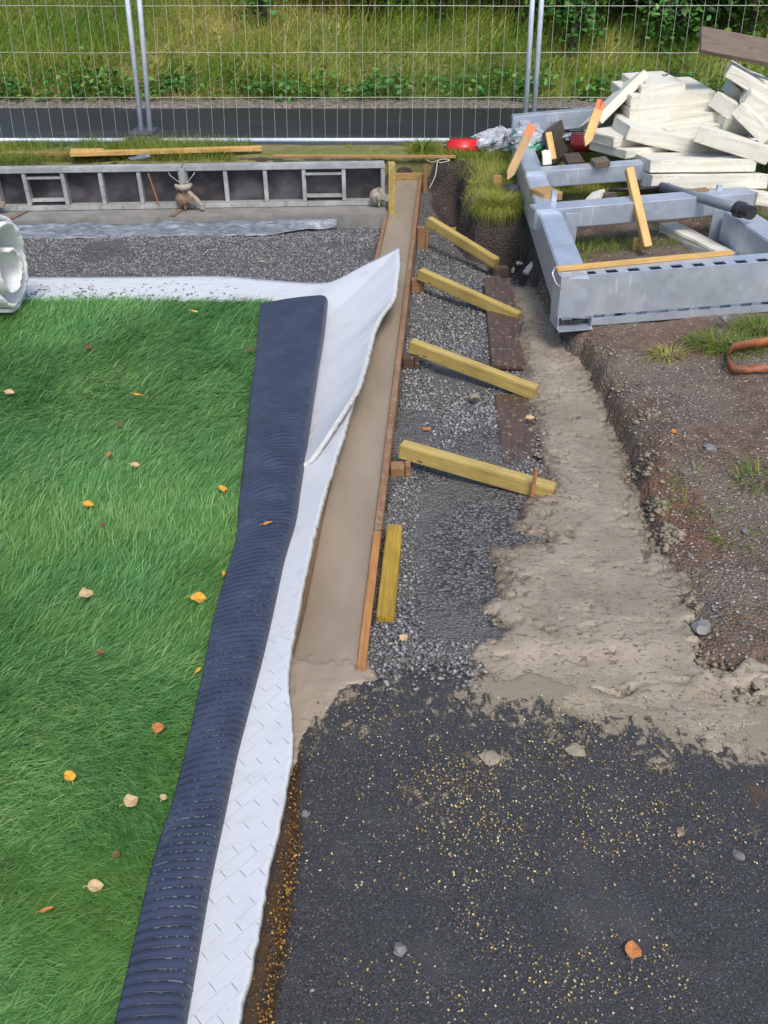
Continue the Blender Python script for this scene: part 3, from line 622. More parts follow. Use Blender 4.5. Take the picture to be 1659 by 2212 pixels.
def build_pads():
    # near pad, running from the camera up to its pointed tip beside the strip
    R = [(769, 862, .052), (758, 900, .058), (744, 950, .062), (727, 1005, .062), (704, 1078, .065), (681, 1170, .055), (653, 1300, .05), (638, 1385, .048), (628, 1440, .046), (626, 1485, .044), (633, 1560, .04), (634, 1610, .04), (626, 1680, .04), (608, 1780, .04), (588, 1870, .04), (566, 1990, .04), (545, 2100, .04), (522, 2212, .04), (500, 2320, .04), (478, 2440, .04)]
    Lf = [(748, 872, .03), (702, 905, .014), (668, 950, .012), (636, 1000, .015), (640, 1070, .02), (620, 1150, .02), (590, 1240, .02), (570, 1320, .02), (550, 1390, .02), (535, 1450, .02), (520, 1520, .02), (505, 1580, .02), (490, 1640, .02), (460, 1780, .02), (435, 1880, .02), (415, 1990, .02), (390, 2110, .02), (365, 2212, .02), (340, 2320, .02), (315, 2440, .02)]
    n = 150; Rp = polyline([G(*q) for q in R], n); Lp = polyline([G(*q) for q in Lf], n)
    Rp = Rp[:1] + ragged(Rp, .0028, 91)[1:]
    V = loft(list(zip(Lp, Rp)), 22, 1.4)
    pad_object('foam_underlay', V, n, 22, True, 'white foam underlay pad with herringbone cuts beside the folded turf', 'underlay', lambda V: np.full(len(V), .25))
    # far pad: band in front of the gravel, its corner curling up over the strip
    O1 = [(-420, 600, .02), (-60, 600, .02), (50, 599, .02), (280, 598, .02), (430, 596, .02), (510, 598, .02), (570, 604, .02), (690, 611, .03), (735, 600, .05), (775, 578, .08), (820, 556, .115), (861, 535, .15)]
    I1 = [(-420, 740, .0), (-60, 740, .0), (60, 740, .0), (250, 740, .0), (400, 740, .0), (470, 740, .0), (530, 740, .0), (590, 740, .0), (610, 740, .0), (620, 740, .0), (625, 740, .0), (630, 740, .0)]
    O2 = [(861, 535, .15), (862, 556, .15), (859, 600, .14), (850, 642, .13), (822, 682, .12), (802, 735, .11), (788, 790, .12), (771, 838, .122), (746, 880, .112), (719, 920, .098), (691, 964, .082), (673, 990, .066), (648, 1006, .05)]
    I2 = [(630, 740, .0), (632, 745, .0), (632, 760, .0), (632, 780, .0), (630, 800, .0), (628, 830, .0), (625, 860, .0), (622, 890, .0), (620, 915, .0), (615, 950, .0), (612, 980, .01), (610, 1000, .02), (606, 1015, .02)]
    a = ragged(polyline([G(*q) for q in O1], 110), .002, 92); b = ragged(polyline([G(*q) for q in O2], 90), .0045, 93); b[0] = a[-1]
    ia = polyline([G(*q) for q in I1], 110); ib = polyline([G(*q) for q in I2], 90)
    rows = list(zip(ia, a)) + list(zip(ib, b))[1:]
    V = loft(rows, 24, 1.8)
    pad_object('foam_underlay', V, len(rows), 24, False, 'white foam underlay band with a torn corner curling over the concrete strip', 'underlay', lambda V: sstep(-.4, -.9, V[:, 0]))
    # rolled pad at the left edge
    root = empty('underlay_roll', (-2.3, 4.02, .06)); tag(root, 'rolled up white foam pad with a ragged spiral end, at the left edge', 'underlay roll')
    c = Vector((-1.80, 4.05, .285)); Rr = .225; pts = []
    prof = []
    for k in range(200):
        th = k / 199 * 2 * math.pi * 2.6; r = Rr - (.024 if th < 9 else .024 + .006 * (th - 9)) * th / (2 * math.pi) * (1.0 + .05 * math.sin(3 * th)); prof.append((r * math.cos(th - 2.0), r * math.sin(th - 2.0) * .98, th))
    V = []; nl = 10
    for k, (a_, b_, th) in enumerate(prof):
        for j in range(nl):
            x = -1.3 * (1 - j / (nl - 1)) + (.014 * float(vn(k * .22, 1, 95)) + .010 * float(vn(k * .9, 2, 96)) + .012 * th * .2 if j == nl - 1 else 0)
            V.append((c.x + x - root.location.x, c.y + a_ - root.location.y, c.z + b_ - root.location.z))
    V = np.array(V); o = mesh_obj('rolled_pad', V, grid(200, nl), [MAT['roll'], MAT['roll']], root, False, uv=np.stack([V[:, 0], np.repeat(np.arange(200) * .03, nl)], 1), attrs={'dirt': np.zeros(len(V)), 'cuts': np.zeros(len(V))})
    md = o.modifiers.new('thick', 'SOLIDIFY'); md.thickness = .018; md.offset = 0; md.material_offset_rim = 1
build_pads()
# ------------------------------------------------------------------ concrete strip and its form boards
def build_strip():
    n, m = 330, 30; V = []
    for i in range(n):
        y = 1.34 + (6.9 - 1.34) * i / (n - 1)
        for j in range(m):
            t = j / (m - 1); near = max(0, (1.66 - y))
            xl, xr = sl(y) - .0, sr(y) + .0
            if y < 1.66: xl = sl(1.66) - .0; xr = sr(1.66) + .0 - near * .42
            x = xl + (xr - xl) * t
            z = -.013 - .028 * (1 - t) ** 2 * min(1, max(0, (2.4 - y) / .6)) * min(1, max(0, (y - 1.62) / .3)) + .012 * min(1, max(0, (1.95 - y) / .3)) + .0025 * float(fbm(np.array(x * 9), np.array(y * 2.2), 102)) - .012 * (max(0, 1.66 - y) / .3) ** 2 * (.4 + t) + (-.05 if (i == 0 or (y < 1.66 and j in (0, m - 1))) else 0)
            if y < 1.68: z += .005 * float(vn(x * 30, y * 30, 103)) + .006 * (y < 1.6)
            V.append((x, y, z))
    V = np.array(V); f = grid(n, m)[:, ::-1].copy()
    o = mesh_obj('concrete_strip', V, f, MAT['wetcon'], smooth=True)
    tag(o, 'freshly poured smooth wet concrete strip between two form boards', 'concrete strip')
    md = o.modifiers.new('thick', 'SOLIDIFY'); md.thickness = .12; md.offset = -1
    AP = [(q.x, q.y) for q in (G(*p) for p in [(600, 1420), (758, 1420), (800, 1452), (790, 1478), (735, 1500), (700, 1530), (668, 1570), (652, 1620), (600, 1660)])]
    xs = np.arange(-.34, .16, .004); ys = np.arange(1.28, 1.76, .004); X, Y = np.meshgrid(xs, ys, indexing='ij'); sa = sdf(X, Y, AP) + .03 * fbm(X * 16, Y * 16, 104) + .028 * fbm(X * 50, Y * 50, 105)
    Z = .0105 * sstep(-.01, .03, sa) - .007 + .003 * fbm(X * 26, Y * 26, 106) - .02 * (1 - sstep(-.03, -.005, sa)) - .028 * sstep(1.70, 1.75, Y); k = (sa > -.03).ravel(); f2 = grid(len(xs), len(ys)); f2 = f2[k[f2].any(1)]
    v = np.stack([X, Y, Z], -1).reshape(-1, 3); uq = np.unique(f2); mp = np.full(len(v), -1); mp[uq] = np.arange(len(uq))
    mesh_obj('overflow', v[uq], mp[f2], MAT['wetcon'], o, True)
    # right boards: near one lighter
    def on_r(v, z=.012): y = G(800, v, 0).y; return Vector((sr(y), y, z))
    b1 = beam('form_board', on_r(1447), on_r(1152), -.024, -.0, -.12, 0, MAT['nearboard'], up=(0, 0, 1), jit=.0004, sub=6)
    tag(b1, 'fresh orange form board at the near right edge of the concrete strip', 'board', 'form boards along the concrete strip')
    b2 = beam('form_board', on_r(1148, .010), on_r(378, .014), -.024, 0, -.16, 0, MAT['orange'], jit=.0006, sub=20)
    tag(b2, 'long wet form board stained with concrete, behind the braces', 'board', 'form boards along the concrete strip')
    ly = lambda v, z=.016: Vector((sl(G(700, v).y), G(700, v).y, z))
    b3 = beam('form_board', ly(1447, .014), ly(380, .0), 0, .022, -.12, 0, MAT['orange'], jit=.0006, sub=20)
    tag(b3, 'left form board of the concrete strip, mostly under the white pad', 'board', 'form boards along the concrete strip')
    b4 = beam('form_board', Vector((sl(6.9) - .02, 6.925, .03)), Vector((sr(6.9) + .03, 6.925, .03)), 0, .022, -.12, 0, MAT['pine'])
    tag(b4, 'short board closing the far end of the concrete strip', 'board', 'form boards along the concrete strip')
    p = G(919, 352, .12); s = MB().box(-.014, .014, -.014, .014, -.25, .06).obj('wooden_stake', MAT['orange'], bevel=.002); s.location = (sr(6.85) + .05, 6.86, .05)
    tag(s, 'thin orange stake standing at the far right corner of the concrete strip', 'stake')
build_strip()
def build_braces():
    G_ = 'braces holding the right form board'
    # (left end: front top edge px, right end px) measured on the beam's front top edge
    data = [((922, 470), (1062, 556), .045, -.085, 'brace farthest from the camera, its foot by the foam crumbs', (20,)),
            ((903, 583), (1108, 674), .045, -.055, 'brace over the dark planks, second from the far end', ()),
            ((884, 738), (1142, 835), .045, -.03, 'brace dotted with concrete splashes, third from the far end', ()),
            ((862, 962), (1178, 1052), .045, 0.0, 'yellow brace nearest the camera with a rebar stake at its foot', ())]
    for (a, b, za_, zb_, lab, _) in data:
        A, B = G(a[0], a[1], za_), G(b[0], b[1], zb_ - .0)
        o = beam('brace', A, B, 0, .052, -.058, 0, MAT['yellow'], bevel=.004, sub=2, ext=(0, .03))
        tag(o, 'yellow treated timber ' + lab if not lab.startswith('yellow') else lab, 'brace', G_)
    stubs = [((921, 490), (926, 505), 'orange'), ((911, 602), (915, 600), 'orange'), ((889, 770), (894, 770), 'brown'), ((868, 1005), (872, 1005), 'orange')]
    labs = ['small block under the farthest yellow brace', 'short wooden block under the second yellow brace from the far end', 'brown block against the board under the splashed brace', 'concrete covered block under the nearest yellow brace']
    for (a, b, m), lab in zip(stubs, labs):
        q = G(a[0], a[1], -.02); x = sr(q.y) + .028
        r = MB().box(0, .05, -.03, .03, -.16, .0).box(.053, .072, -.03, .012, -.16, .012).obj('wooden_block', MAT[m], bevel=.002)
        r.location = (x, q.y, -.02); tag(r, lab, 'block', 'blocks under the braces')
    # yellow stud lying along the near board
    A, B = G(813, 1331, .015), G(836, 1132, .015)
    o = beam('timber_stud', A, B, -.05, 0, -.075, 0, MAT['ochre'], bevel=.003, sub=3); tag(o, 'bright yellow stud lying on the gravel along the near form board', 'stud')
    # rebar stake
    q = G(1148, 1043, .005) + Vector((0, -.022, -.09)); mb = MB(); h = .165
    pts = [(0, 0, -.05 + (h + .05) * k / 40) for k in range(41)]; mb.tube(pts, [.0065 + .0015 * (k % 2) for k in range(41)], 8)
    o = mb.obj('rebar_stake', MAT['rebar'], smooth=False); o.location = q; o.rotation_euler = (0, .04, 0); tag(o, 'rusty ribbed rebar stake standing in front of the nearest brace', 'rebar')
    q = G(921, 919, -.05); mb = MB().tube([(.036 * (k / 6 - .5), 0, 0) for k in range(7)], [.007, .008, .007, .008, .007, .008, .007], 8); o = mb.obj('rebar_offcut', MAT['rebar']); o.location = (q.x, q.y, q.z); o.rotation_euler = (0, .1, .15); o.location.z = float(H(q.x, q.y)) + .012; tag(o, 'short rusty rebar offcut lying on the gravel', 'rebar offcut')
    # dark planks lying flat beside the spill
    for (a, b, c, lab) in [((1045, 598), (1062, 790), (1102, 598), 'dark wet plank flat on the gravel below the second brace'), ((1068, 850), (1086, 1000), (1138, 850), 'dark plank with concrete smears flat on the gravel by the nearest brace')]:
        A, B, C = G(a[0], a[1], -.085), G(b[0], b[1], -.075), G(c[0], c[1], -.085)
        o = slab('plank', B, A, B + (A - C), .02, MAT['brown'], W_=(C - A).length, sub=3) if False else slab('plank', A, A + (B - A), A + (C - A), .02, MAT['brown'], sub=3)
        # top must face up
        if (o.matrix_world.to_3x3() @ Vector((0, 0, 1))).z < 0: o.location.z += .02
        tag(o, lab, 'plank', 'dark planks beside the spilled concrete')
build_braces()
# ------------------------------------------------------------------ formwork panels, footing, plastic
def build_formwork():
    A, B = G(-330, 463, .04), G(838, 443, .04); fr = frame(A, B); L = (B - A).length; Hh = .268; D = .09
    def along(u): return (G(u, 455, .04) - A).dot((B - A).normalized())
    joint = along(402); ends = [along(-330), along(2) if False else along(2), joint, along(836)]
    ribs_px = [[-330, 2], [2, 402], [402, 836]]
    labs = ['formwork panel running off the left edge of the picture', 'left formwork panel between the two clamps, with rungs in one bay', 'right formwork panel ending beside the concrete strip']
    ribs = [[-250, -170, -90], [68, 148, 227, 308], [491, 576, 659, 745]]
    rungs = [[], [(68, 148)], [(659, 745)]]
    for k in range(3):
        x0, x1 = along(ribs_px[k][0]), along(ribs_px[k][1]) - .006
        root = empty('wall_formwork'); root.matrix_world = fr @ Matrix.Translation((x0, 0, 0)); tag(root, labs[k], 'formwork panel', 'formwork panels on the footing')
        l = x1 - x0; f = MB()
        f.box(0, l, 0, D, 0, .03).box(0, l, 0, D, Hh - .03, Hh).box(0, .026, .004, D, .03, Hh - .03).box(l - .026, l, .004, D, .03, Hh - .03)
        f.obj('panel_frame', MAT['alu'], root, .003, sub=0)
        MB().box(.01, l - .01, D - .016, D + .002, .012, Hh - .012).obj('plywood_face', MAT['ply'], root)
        for u in ribs[k]:
            x = along(u) - x0; MB().box(x - .013, x + .013, .006, D - .016, .031, Hh - .031).obj('rib', MAT['alu'], root, .003)
        for (ua, ub) in rungs[k]:
            a, b = along(ua) - x0 + .014, along(ub) - x0 - .014
            for z in (.062, .205): MB().box(a, b, .012, .06, z - .008, z + .008).obj('rung', MAT['alu'], root, .002)
    # yellow edge board at the right end
    o = beam('edge_board', fr @ Vector((L + .05, -.005, Hh - .006)), fr @ Vector((L + .05, .09, Hh - .006)), 0, .048, -.36, 0, MAT['yellow'], bevel=.003); tag(o, 'yellow board standing against the right end of the formwork', 'board')
    # clamps
    for u, lab, full in ((402, 'muddy cast clamp with handle on the joint of the two formwork panels', True), (820, 'round muddy clamp on the lower right corner of the formwork', False), (0, 'clamp on the formwork cut by the left edge of the picture', False)):
        x = along(u); root = empty('formwork_clamp'); root.matrix_world = fr @ Matrix.Translation((x, -.02, 0)); tag(root, lab, 'clamp', 'formwork clamps')
        mb = MB(); zc = .07
        mb.tube([(-.01, -.0, zc), (-.008, -.03, zc - .008), (-.006, -.045, zc - .012)], [.055, .052, .03], 14)
        mb.box(-.05, .03, -.052, -.03, zc - .01, zc + .03, Matrix.Rotation(.5, 4, 'Y')); mb.tube([(0, -.04, zc), (0, -.066, zc - .005)], .016, 6)
        mb.box(-.006, .006, -.05, -.02, zc - .06, zc + .06)
        mb.obj('clamp_disc', MAT['rust' if full else 'clamp'], root, .002)
        if full:
            mb = MB().box(-.02, .02, -.018, .012, .11, .262).box(-.011, .011, -.03, -.018, .02, .21); mb.obj('clamp_rod', MAT['alu'], root, .003)
            mb = MB().tube([(-.05, -.02, .16), (-.036, -.035, .152), (0, -.045, .148), (.036, -.035, .155), (.055, -.02, .165)], [.012, .017, .022, .018, .013], 10); mb.obj('wing_nut', MAT['clamp'], root, 0, True)
            mb = MB().tube([(.02, -.02, .13), (.05, -.035, .10), (.085, -.05, .07), (.115, -.06, .035)], [.014, .017, .016, .014], 8).box(.10, .128, -.072, -.045, .015, .045); mb.obj('clamp_lever', MAT['clamp'], root, .003)
            mb = MB().tube([(-.085, -.004, .238), (-.08, -.015, .225), (-.02, -.025, .178)], .0026, 6).tube([(.085, -.004, .238), (.075, -.015, .225), (.035, -.025, .182), (.01, -.025, .178)], .0026, 6); mb.obj('wire_spring', MAT['alu'], root)
    x = along(340); o = MB().tube([(0, 0, -.0), (-.04, 0, .2)], .005, 8).obj('rebar_rod', MAT['rebar']); o.matrix_world = fr @ Matrix.Translation((x + .01, -.01, .03)); tag(o, 'thin rusty rod leaning in a bay of the left formwork panel', 'rod')
    # footing
    o = MB().box(-.05, L - .02, -.19, .14, -.16, .0).obj('concrete_footing', MAT['concrete'], bevel=.006); o.matrix_world = fr @ Matrix.Translation((0, 0, -.002)); tag(o, 'grey concrete footing under the formwork panels', 'footing')
    for u, lab in ((52, 'dark flat metal strap on the footing, toward the left edge'), (388, 'dark flat metal strap on the footing below the panel joint')):
        x = along(u + 22); o = MB().box(-.02, .02, -.0, .19, 0, .004).obj('metal_strap', MAT['rust'], bevel=.001)
        o.matrix_world = fr @ Matrix.Translation((x - .1, -.185, .002)) @ Matrix(((1, .55, 0, 0), (0, 1, 0, 0), (0, 0, 1, 0), (0, 0, 0, 1))); tag(o, lab, 'metal strap', 'straps on the footing')
    # plastic sheet draped on the footing's front
    n, m = 160, 9; V = []
    for i in range(n):
        s = i / (n - 1); x = s * (L - .35)
        wd_ = (.55 + .9 * (float(vn(x * 1.9, 4, 115)) + .5) * .6 + .35 * float(vn(x * 7, 5, 116))) * min(1, max(.12, (L - .35 - x) / .35)); top = -.03 + .018 * float(vn(x * 2.2, 1, 111)) + .015 * float(vn(x * 9, 2, 112))
        for j in range(m):
            t = j / (m - 1); yy = -.20 - .15 * wd_ * t ** 1.2 - .012 * float(fbm(np.array(x * 8 + t * 2), np.array(t * 2), 113)) - .004; z = top - t * .05 + .009 * float(fbm(np.array(x * 6 + t), np.array(t * 3), 114))
            V.append((x, yy, z))
    o = mesh_obj('plastic_sheet', np.array(V), grid(n, m)[:, ::-1].copy(), MAT['plastic'], smooth=True); o.matrix_world = fr; tag(o, 'crumpled grey blue plastic sheet along the foot of the footing', 'plastic sheet')
    md = o.modifiers.new('thick', 'SOLIDIFY'); md.thickness = .003
build_formwork()
# ------------------------------------------------------------------ fence
def build_fence():
    Y0, lean = 7.78, .12
    def pt(u_base, u_top, v_base, h):            # point at height h on a post running through two pixels
        b = P(u_base, v_base, Y0); t = P(u_top, 0, Y0 + lean * 1.0); return b + (t - b) * (h / (t.z - b.z))
    spec = [(None, (308, 275), 'left fence panel, cut by the left edge of the picture'), ((326, 301), (1132, 1150), 'middle fence panel spanning most of the picture'), ((1150, 1170), None, 'right fence panel behind the polystyrene heap')]
    for l, r, lab in spec:
        hb = .0; ht = 1.95
        if l: L0, L1 = pt(l[0], l[1], 303, 0), pt(l[0], l[1], 303, ht)
        if r: R0, R1 = pt(r[0], r[1], 303, 0), pt(r[0], r[1], 303, ht)
        if not l: d = Vector((-3.45, 0, 0)); L0, L1 = R0 + d, R1 + d
        if not r: d = Vector((3.45, 0, 0)); R0, R1 = L0 + d, L1 + d
        root = empty('site_fence', (L0 + R0) / 2); inv = Matrix.Translation(-root.location); tag(root, lab, 'fence panel', 'construction fence panels')
        for a, b, nm in ((L0, L1, 'post'), (R0, R1, 'post'), (L0, R0, 'rail'), (L1, R1, 'rail')):
            MB().tube([inv @ a, inv @ b], .021 if nm == 'post' else .018, 12).obj(nm, MAT['fence'], root, smooth=True)
        mb = MB(); n = int((R0 - L0).length / .105)
        for k in range(1, n):
            t = k / n; a, b = L0.lerp(R0, t), L1.lerp(R1, t); pts = []
            for q in range(13):
                h = q / 12; w = .009 * float(vn(k * 1.7, h * 5, 121)); pts.append(inv @ (a.lerp(b, h) + Vector((w, 0, 0))))
            mb.tube(pts, .0013, 4, False)
        for k in range(1, 6):
            h = k / 6 + (.0); pts = [inv @ (L0.lerp(L1, h).lerp(R0.lerp(R1, h), q / 12) + Vector((0, -.004, .006 * float(vn(q * .8, k, 122))))) for q in range(13)]
            mb.tube(pts, .0019, 5, False)
        mb.obj('wire_mesh', MAT['wire'], root)
    c = P(318, 305, Y0); o = MB().box(-.12, .13, -.16, .16, -.02, .05).box(-.1, .11, -.13, .13, .05, .075).obj('fence_block', MAT['foot'], bevel=.01); o.location = (c.x - .02, Y0, .105); tag(o, 'dark block foot under the two fence posts on the left', 'fence foot')
build_fence()
# ------------------------------------------------------------------ planks on the verge behind the formwork
def build_verge_planks():
    for (a, b, w, h, m, lab) in [((150, 330), (565, 318), .07, .03, 'pale', 'long pale plank lying aslant on the verge behind the formwork'), ((150, 325), (222, 324), .07, .025, 'pale', 'short yellow offcut lying on the long pale plank'), ((0, 330), (170, 330), .05, .025, 'pine', 'orange plank in the grass at the left below the fence'), ((590, 336), (985, 337), .04, .018, 'pine', 'long thin plank in the grass below the middle fence panel')]:
        z = .15 if m != 'pale' else .175
        A, B = G(a[0], a[1], z), G(b[0], b[1], z); o = beam('plank', A, B, 0, w, -h, 0, MAT[m], bevel=.002, sub=2); tag(o, lab, 'plank', 'planks on the verge')
    o = slab('tarpaulin_scrap', G(285, 347, .15), G(325, 338, .16), G(290, 338, .165), .004, MAT['plastic'], sub=2, jit=.006); tag(o, 'small grey plastic scrap in the grass behind the formwork', 'plastic scrap')
build_verge_planks()
# ------------------------------------------------------------------ galvanised steel frame
def build_frame():
    root = empty('steel_frame', G(1213, 700, .04)); tag(root, 'galvanised steel frame of box beams lying across the earth bank', 'steel frame')
    g = MAT['galv']; zt = .29
    NL = G(1213, 599, zt); NR = G(1659, 566, zt + .03); NR = NL + (NR - NL) * 1.35
    FL = G(1110, 306, zt)
    ml = frame(NL, FL)
    beam('side_rail', NL, FL, -.13, 0, -.2, 0, g, root, .006, ext=(-.005, .1))
    A = G(*zb(655, 908), zt + .02); B = G(*zb(1610, 830), zt + .07); beam('cross_beam', A, B, .0, .13, -.115, 0, g, root, .006)
    beam('cross_beam', G(*zb(612, 744), zt + .02), G(*zb(1240, 696), zt + .10), .0, .12, -.105, 0, g, root, .006, ext=(0, .5))
    A = P(*zb(556, 503), 6.95); B = P(*zb(895, 472), 6.95); beam('cross_beam', A, B, 0, .1, -.125, 0, g, root, .006, ext=(0, .8))
    # thin lower flange of the far beam
    beam('flange', A + Vector((.0, -.12, -.15)), B + Vector((0, -.12, -.15)), 0, .12, -.012, 0, g, root, .002, ext=(0, .5))
    # right hand rail
    A = G(*za(1392, 1042), zt + .0); B = Vector((A.x + .03, 3.93, zt + .03)); beam('side_rail', A, B, -0.0, .16, -.17, 0, g, root, .006, up=(0, 0, 1))
    # brackets under cross beam two
    for (a, b, c) in ((785, 918, 'l'), (1426, 893, 'r')):
        q = G(*zb(a, b), zt + .01); setm(MB().box(0, .07 if c == 'l' else .085, -.012, -.002, -.19, .0).box(0, .07, -.012, .05, -.19, -.185).obj('bracket', g, None, .003), Matrix.Translation(q), root)
    for (x, y, w) in ((725, 845, 12), (1440, 822, 14)):
        q = G(*zb(x, y), zt + .06); setm(MB().box(0, .03, 0, .03, -.04, .025).obj('lug', g, None, .002), Matrix.Translation(q), root)
    # perforated front beam (built flat along x)
    f = frame(NL, NR); Lb = (NR - NL).length; mb = MB()
    mb.box(0, Lb, 0, .005, -.195, 0)                                   # front plate
    mb.box(.0, Lb, .005, .012, -.005, 0).box(0, Lb, .058, .12, -.005, 0)   # top lips
    k = 0; x = .012
    prev = 0
    while x < Lb - .05:
        mb.box(prev, x, .012, .058, -.005, 0); prev = x + .055; x += .104
    mb.box(prev, Lb, .012, .058, -.005, 0)
    mb.box(0, Lb, .115, .12, -.22, -.005).box(0, .005, .005, .115, -.195, -.005)
    # scalloped lower edge and channel
    x = .02
    while x < Lb - .06: mb.box(x, x + .05, .008, .02, -.212, -.15); x += .104
    mb.box(.165, Lb, .0, .12, -.245, -.24).box(.165, Lb, -.004, .0, -.245, -.208)
    setm(mb.obj('perforated_beam', g), f, root)
    mb = MB(); mb.box(.0, .165, -.03, .12, -.255, -.249).box(.0, .004, -.005, .12, -.249, -.197).box(.161, .165, -.01, .12, -.249, -.197).box(.0, .165, .0, .12, -.197, -.1955).box(.004, .161, .112, .118, -.249, -.197)
    setm(mb.obj('fork_pocket', g), f, root)
    setm(MB().box(.01, .155, .04, .108, -.2485, -.225).obj('trapped_gravel', MAT['ground'], None, .004), f, root)
    mb = MB().tube([(-.03, .02, .04), (-.045, -.0, .02), (-.03, -.02, -.02), (.0, -.02, -.045)], .004, 6); setm(mb.obj('wire_loop', g, smooth=True), f, root)
    return NL, NR, f, Lb
FR = None
def build_frame_wrap():
    global FR
    FR = build_frame()
build_frame_wrap()
# ------------------------------------------------------------------ polystyrene heap
def build_eps():
    g = 'polystyrene boards heaped on the steel frame'
    L = [
     # A, YA, B, YB, C, YC, thickness, label
     ((612, 470), 6.45, (905, 178), 6.60, (588, 448), 6.85, .062, 'polystyrene board tilted steeply at the left of the heap'),
     ((885, 280), 6.50, (1160, 262), 6.50, (960, 190), 7.10, .065, 'topmost polystyrene board of the stack, with black scribbles'),
     ((825, 345), 6.42, (1350, 318), 6.42, (840, 242), 7.05, .075, 'clean white polystyrene board directly under the topmost one'),
     ((816, 421), 6.38, (1346, 374), 6.38, (830, 330), 6.98, .068, 'third polystyrene board of the tall stack, counted from the top'),
     ((776, 492), 6.30, (1362, 437), 6.30, (790, 400), 6.92, .075, 'fourth polystyrene board of the tall stack, counted from the top'),
     ((1040, 548), 6.20, (1452, 503), 6.20, (1060, 460), 6.80, .068, 'polystyrene board with a clipped corner low in the stack'),
     ((818, 526), 5.98, (1335, 645), 5.98, (880, 500), 6.40, .085, 'polystyrene board sloping down to the right, shaded underneath'),
     ((1240, 527), 5.72, (1690, 672), 5.55, (1162, 474), 6.10, .09, 'long polystyrene board sloping out of the picture on the right'),
     ((720, 594), 6.02, (1040, 556), 6.15, (560, 545), 6.40, .065, 'polystyrene board with dark stains on its top'),
     ((795, 674), 5.92, (1056, 640), 6.05, (585, 600), 6.40, .055, 'lowest polystyrene board on the left, below the stained one'),
     ((945, 735), 5.58, (1595, 727), 5.58, (907, 687), 6.0, .072, 'upper of the two level polystyrene boards at the front'),
     ((955, 826), 5.48, (1668, 820), 5.48, (945, 797), 5.85, .082, 'lowest level polystyrene board at the front, above the grey pipe'),
     ((1348, 310), 6.32, (1480, 405), 6.18, (1352, 262), 6.65, .10, 'short polystyrene block tilted against the right of the tall stack'),
     ((1435, 160), 6.30, (1690, 318), 6.20, (1480, 146), 6.75, .07, 'upper right polystyrene board pointing up to the left'),
     ((1480, 300), 6.42, (1545, 345), 6.42, (1500, 288), 6.7, .08, 'small polystyrene piece wedged under the upper right board'),
     ((1556, 320), 6.05, (1700, 425), 6.0, (1600, 292), 6.5, .10, 'broad polystyrene board at the right edge of the picture'),
     ((1496, 380), 5.92, (1690, 575), 5.78, (1540, 360), 6.3, .085, 'long polystyrene board sliding down at the right edge'),
     ((1640, 250), 6.35, (1760, 290), 6.35, (1665, 225), 6.8, .08, 'rounded polystyrene end peeping in at the right edge'),
     ((1600, 932), 5.22, (1740, 950), 5.22, (1590, 905), 5.6, .07, 'yellowed polystyrene block at the right edge beside the grey pipe'),
    ]
    # make the pieces stand on one another: inner filler boards of the same stack
    for A, ya, B, yb, C, yc, t, lab in L:
        o = slab('polystyrene_board', P(*za(*A), ya), P(*za(*B), yb), P(*za(*C), yc), t, MAT['eps'], bevel=.004, sub=3, jit=.0016); tag(o, lab, 'polystyrene board', g)
    top = [o for o in COL.objects if o.get('label', '').startswith('topmost')][0]; mb = MB(); rr = random.Random(4)
    for k in range(9):
        x = .30 + rr.uniform(-.09, .1); y = .36 + rr.uniform(-.08, .08); a = rr.uniform(0, 6.28); pts = []
        for q in range(6): pts.append((x, y, .0012)); x += .02 * math.cos(a); y += .022 * math.sin(a); a += rr.uniform(-1.2, 1.2)
        mb.tube(pts, .0022, 4)
    mb.obj('scribble', MAT['black'], top)
    for (A, ya, B, yb, C, yc, t, lab) in [((1500, 640), 5.75, (1760, 650), 5.75, (1500, 600), 6.3, .08, 'shadowed polystyrene board under the sloping one on the right'), ((1400, 470), 6.15, (1700, 500), 6.15, (1400, 420), 6.7, .09, 'polystyrene board buried behind the right side of the heap'), ((1060, 640), 6.12, (1500, 650), 6.12, (1060, 600), 6.6, .075, 'buried polystyrene board in the dark gap of the heap')]:
        o = slab('polystyrene_board', P(*za(*A), ya), P(*za(*B), yb), P(*za(*C), yc), t, MAT['eps'], bevel=.004, sub=3, jit=.0016); tag(o, lab, 'polystyrene board', g)
    o = slab('polystyrene_strip', G(*zb(1190, 962), .145), G(*zb(1462, 1100), .145), G(*zb(1245, 948), .145), .075, MAT['eps'], bevel=.006, sub=4, jit=.0025); tag(o, 'long white polystyrene strip lying on the grass inside the frame', 'polystyrene strip')
    o = slab('polystyrene_offcut', P(*za(600, 968), 5.25), P(*za(662, 905), 5.4), P(*za(545, 968), 5.35), .035, MAT['eps'], sub=2, jit=.002); tag(o, 'small polystyrene strip leaning behind the middle cross beam', 'polystyrene offcut')
    o = slab('polystyrene_offcut', P(*za(288, 765), 5.95), P(*za(342, 758), 5.95), P(*za(283, 672), 6.0), .03, MAT['eps'], sub=2, jit=.002); tag(o, 'square white polystyrene offcut standing beside the leaning brown board', 'polystyrene offcut')
    for i, (u, v, s, c, lab) in enumerate([(1090, 540, .035, 'leaf_tan', 'pale foam lump nearest the first brace'), (1112, 552, .035, 'leaf_tan', 'pale foam lump between the broken brick and the earth face'), (1125, 560, .03, 'eps', 'white foam flake lying behind the dark plank')]):
        q = G(u, v, -.17); mb = MB(); mb.box(-s, s, -s * .5, s * .5, -s * .3, s * .4); o = mb.obj('foam_crumb', MAT['eps'], bevel=.008, sub=2, jit=.006); o.location = (q.x, q.y, float(H(q.x, q.y)) + .02); o.rotation_euler = (.2, .1, i * 1.1 + .4); tag(o, lab, 'foam crumb', 'foam crumbs in the pit')
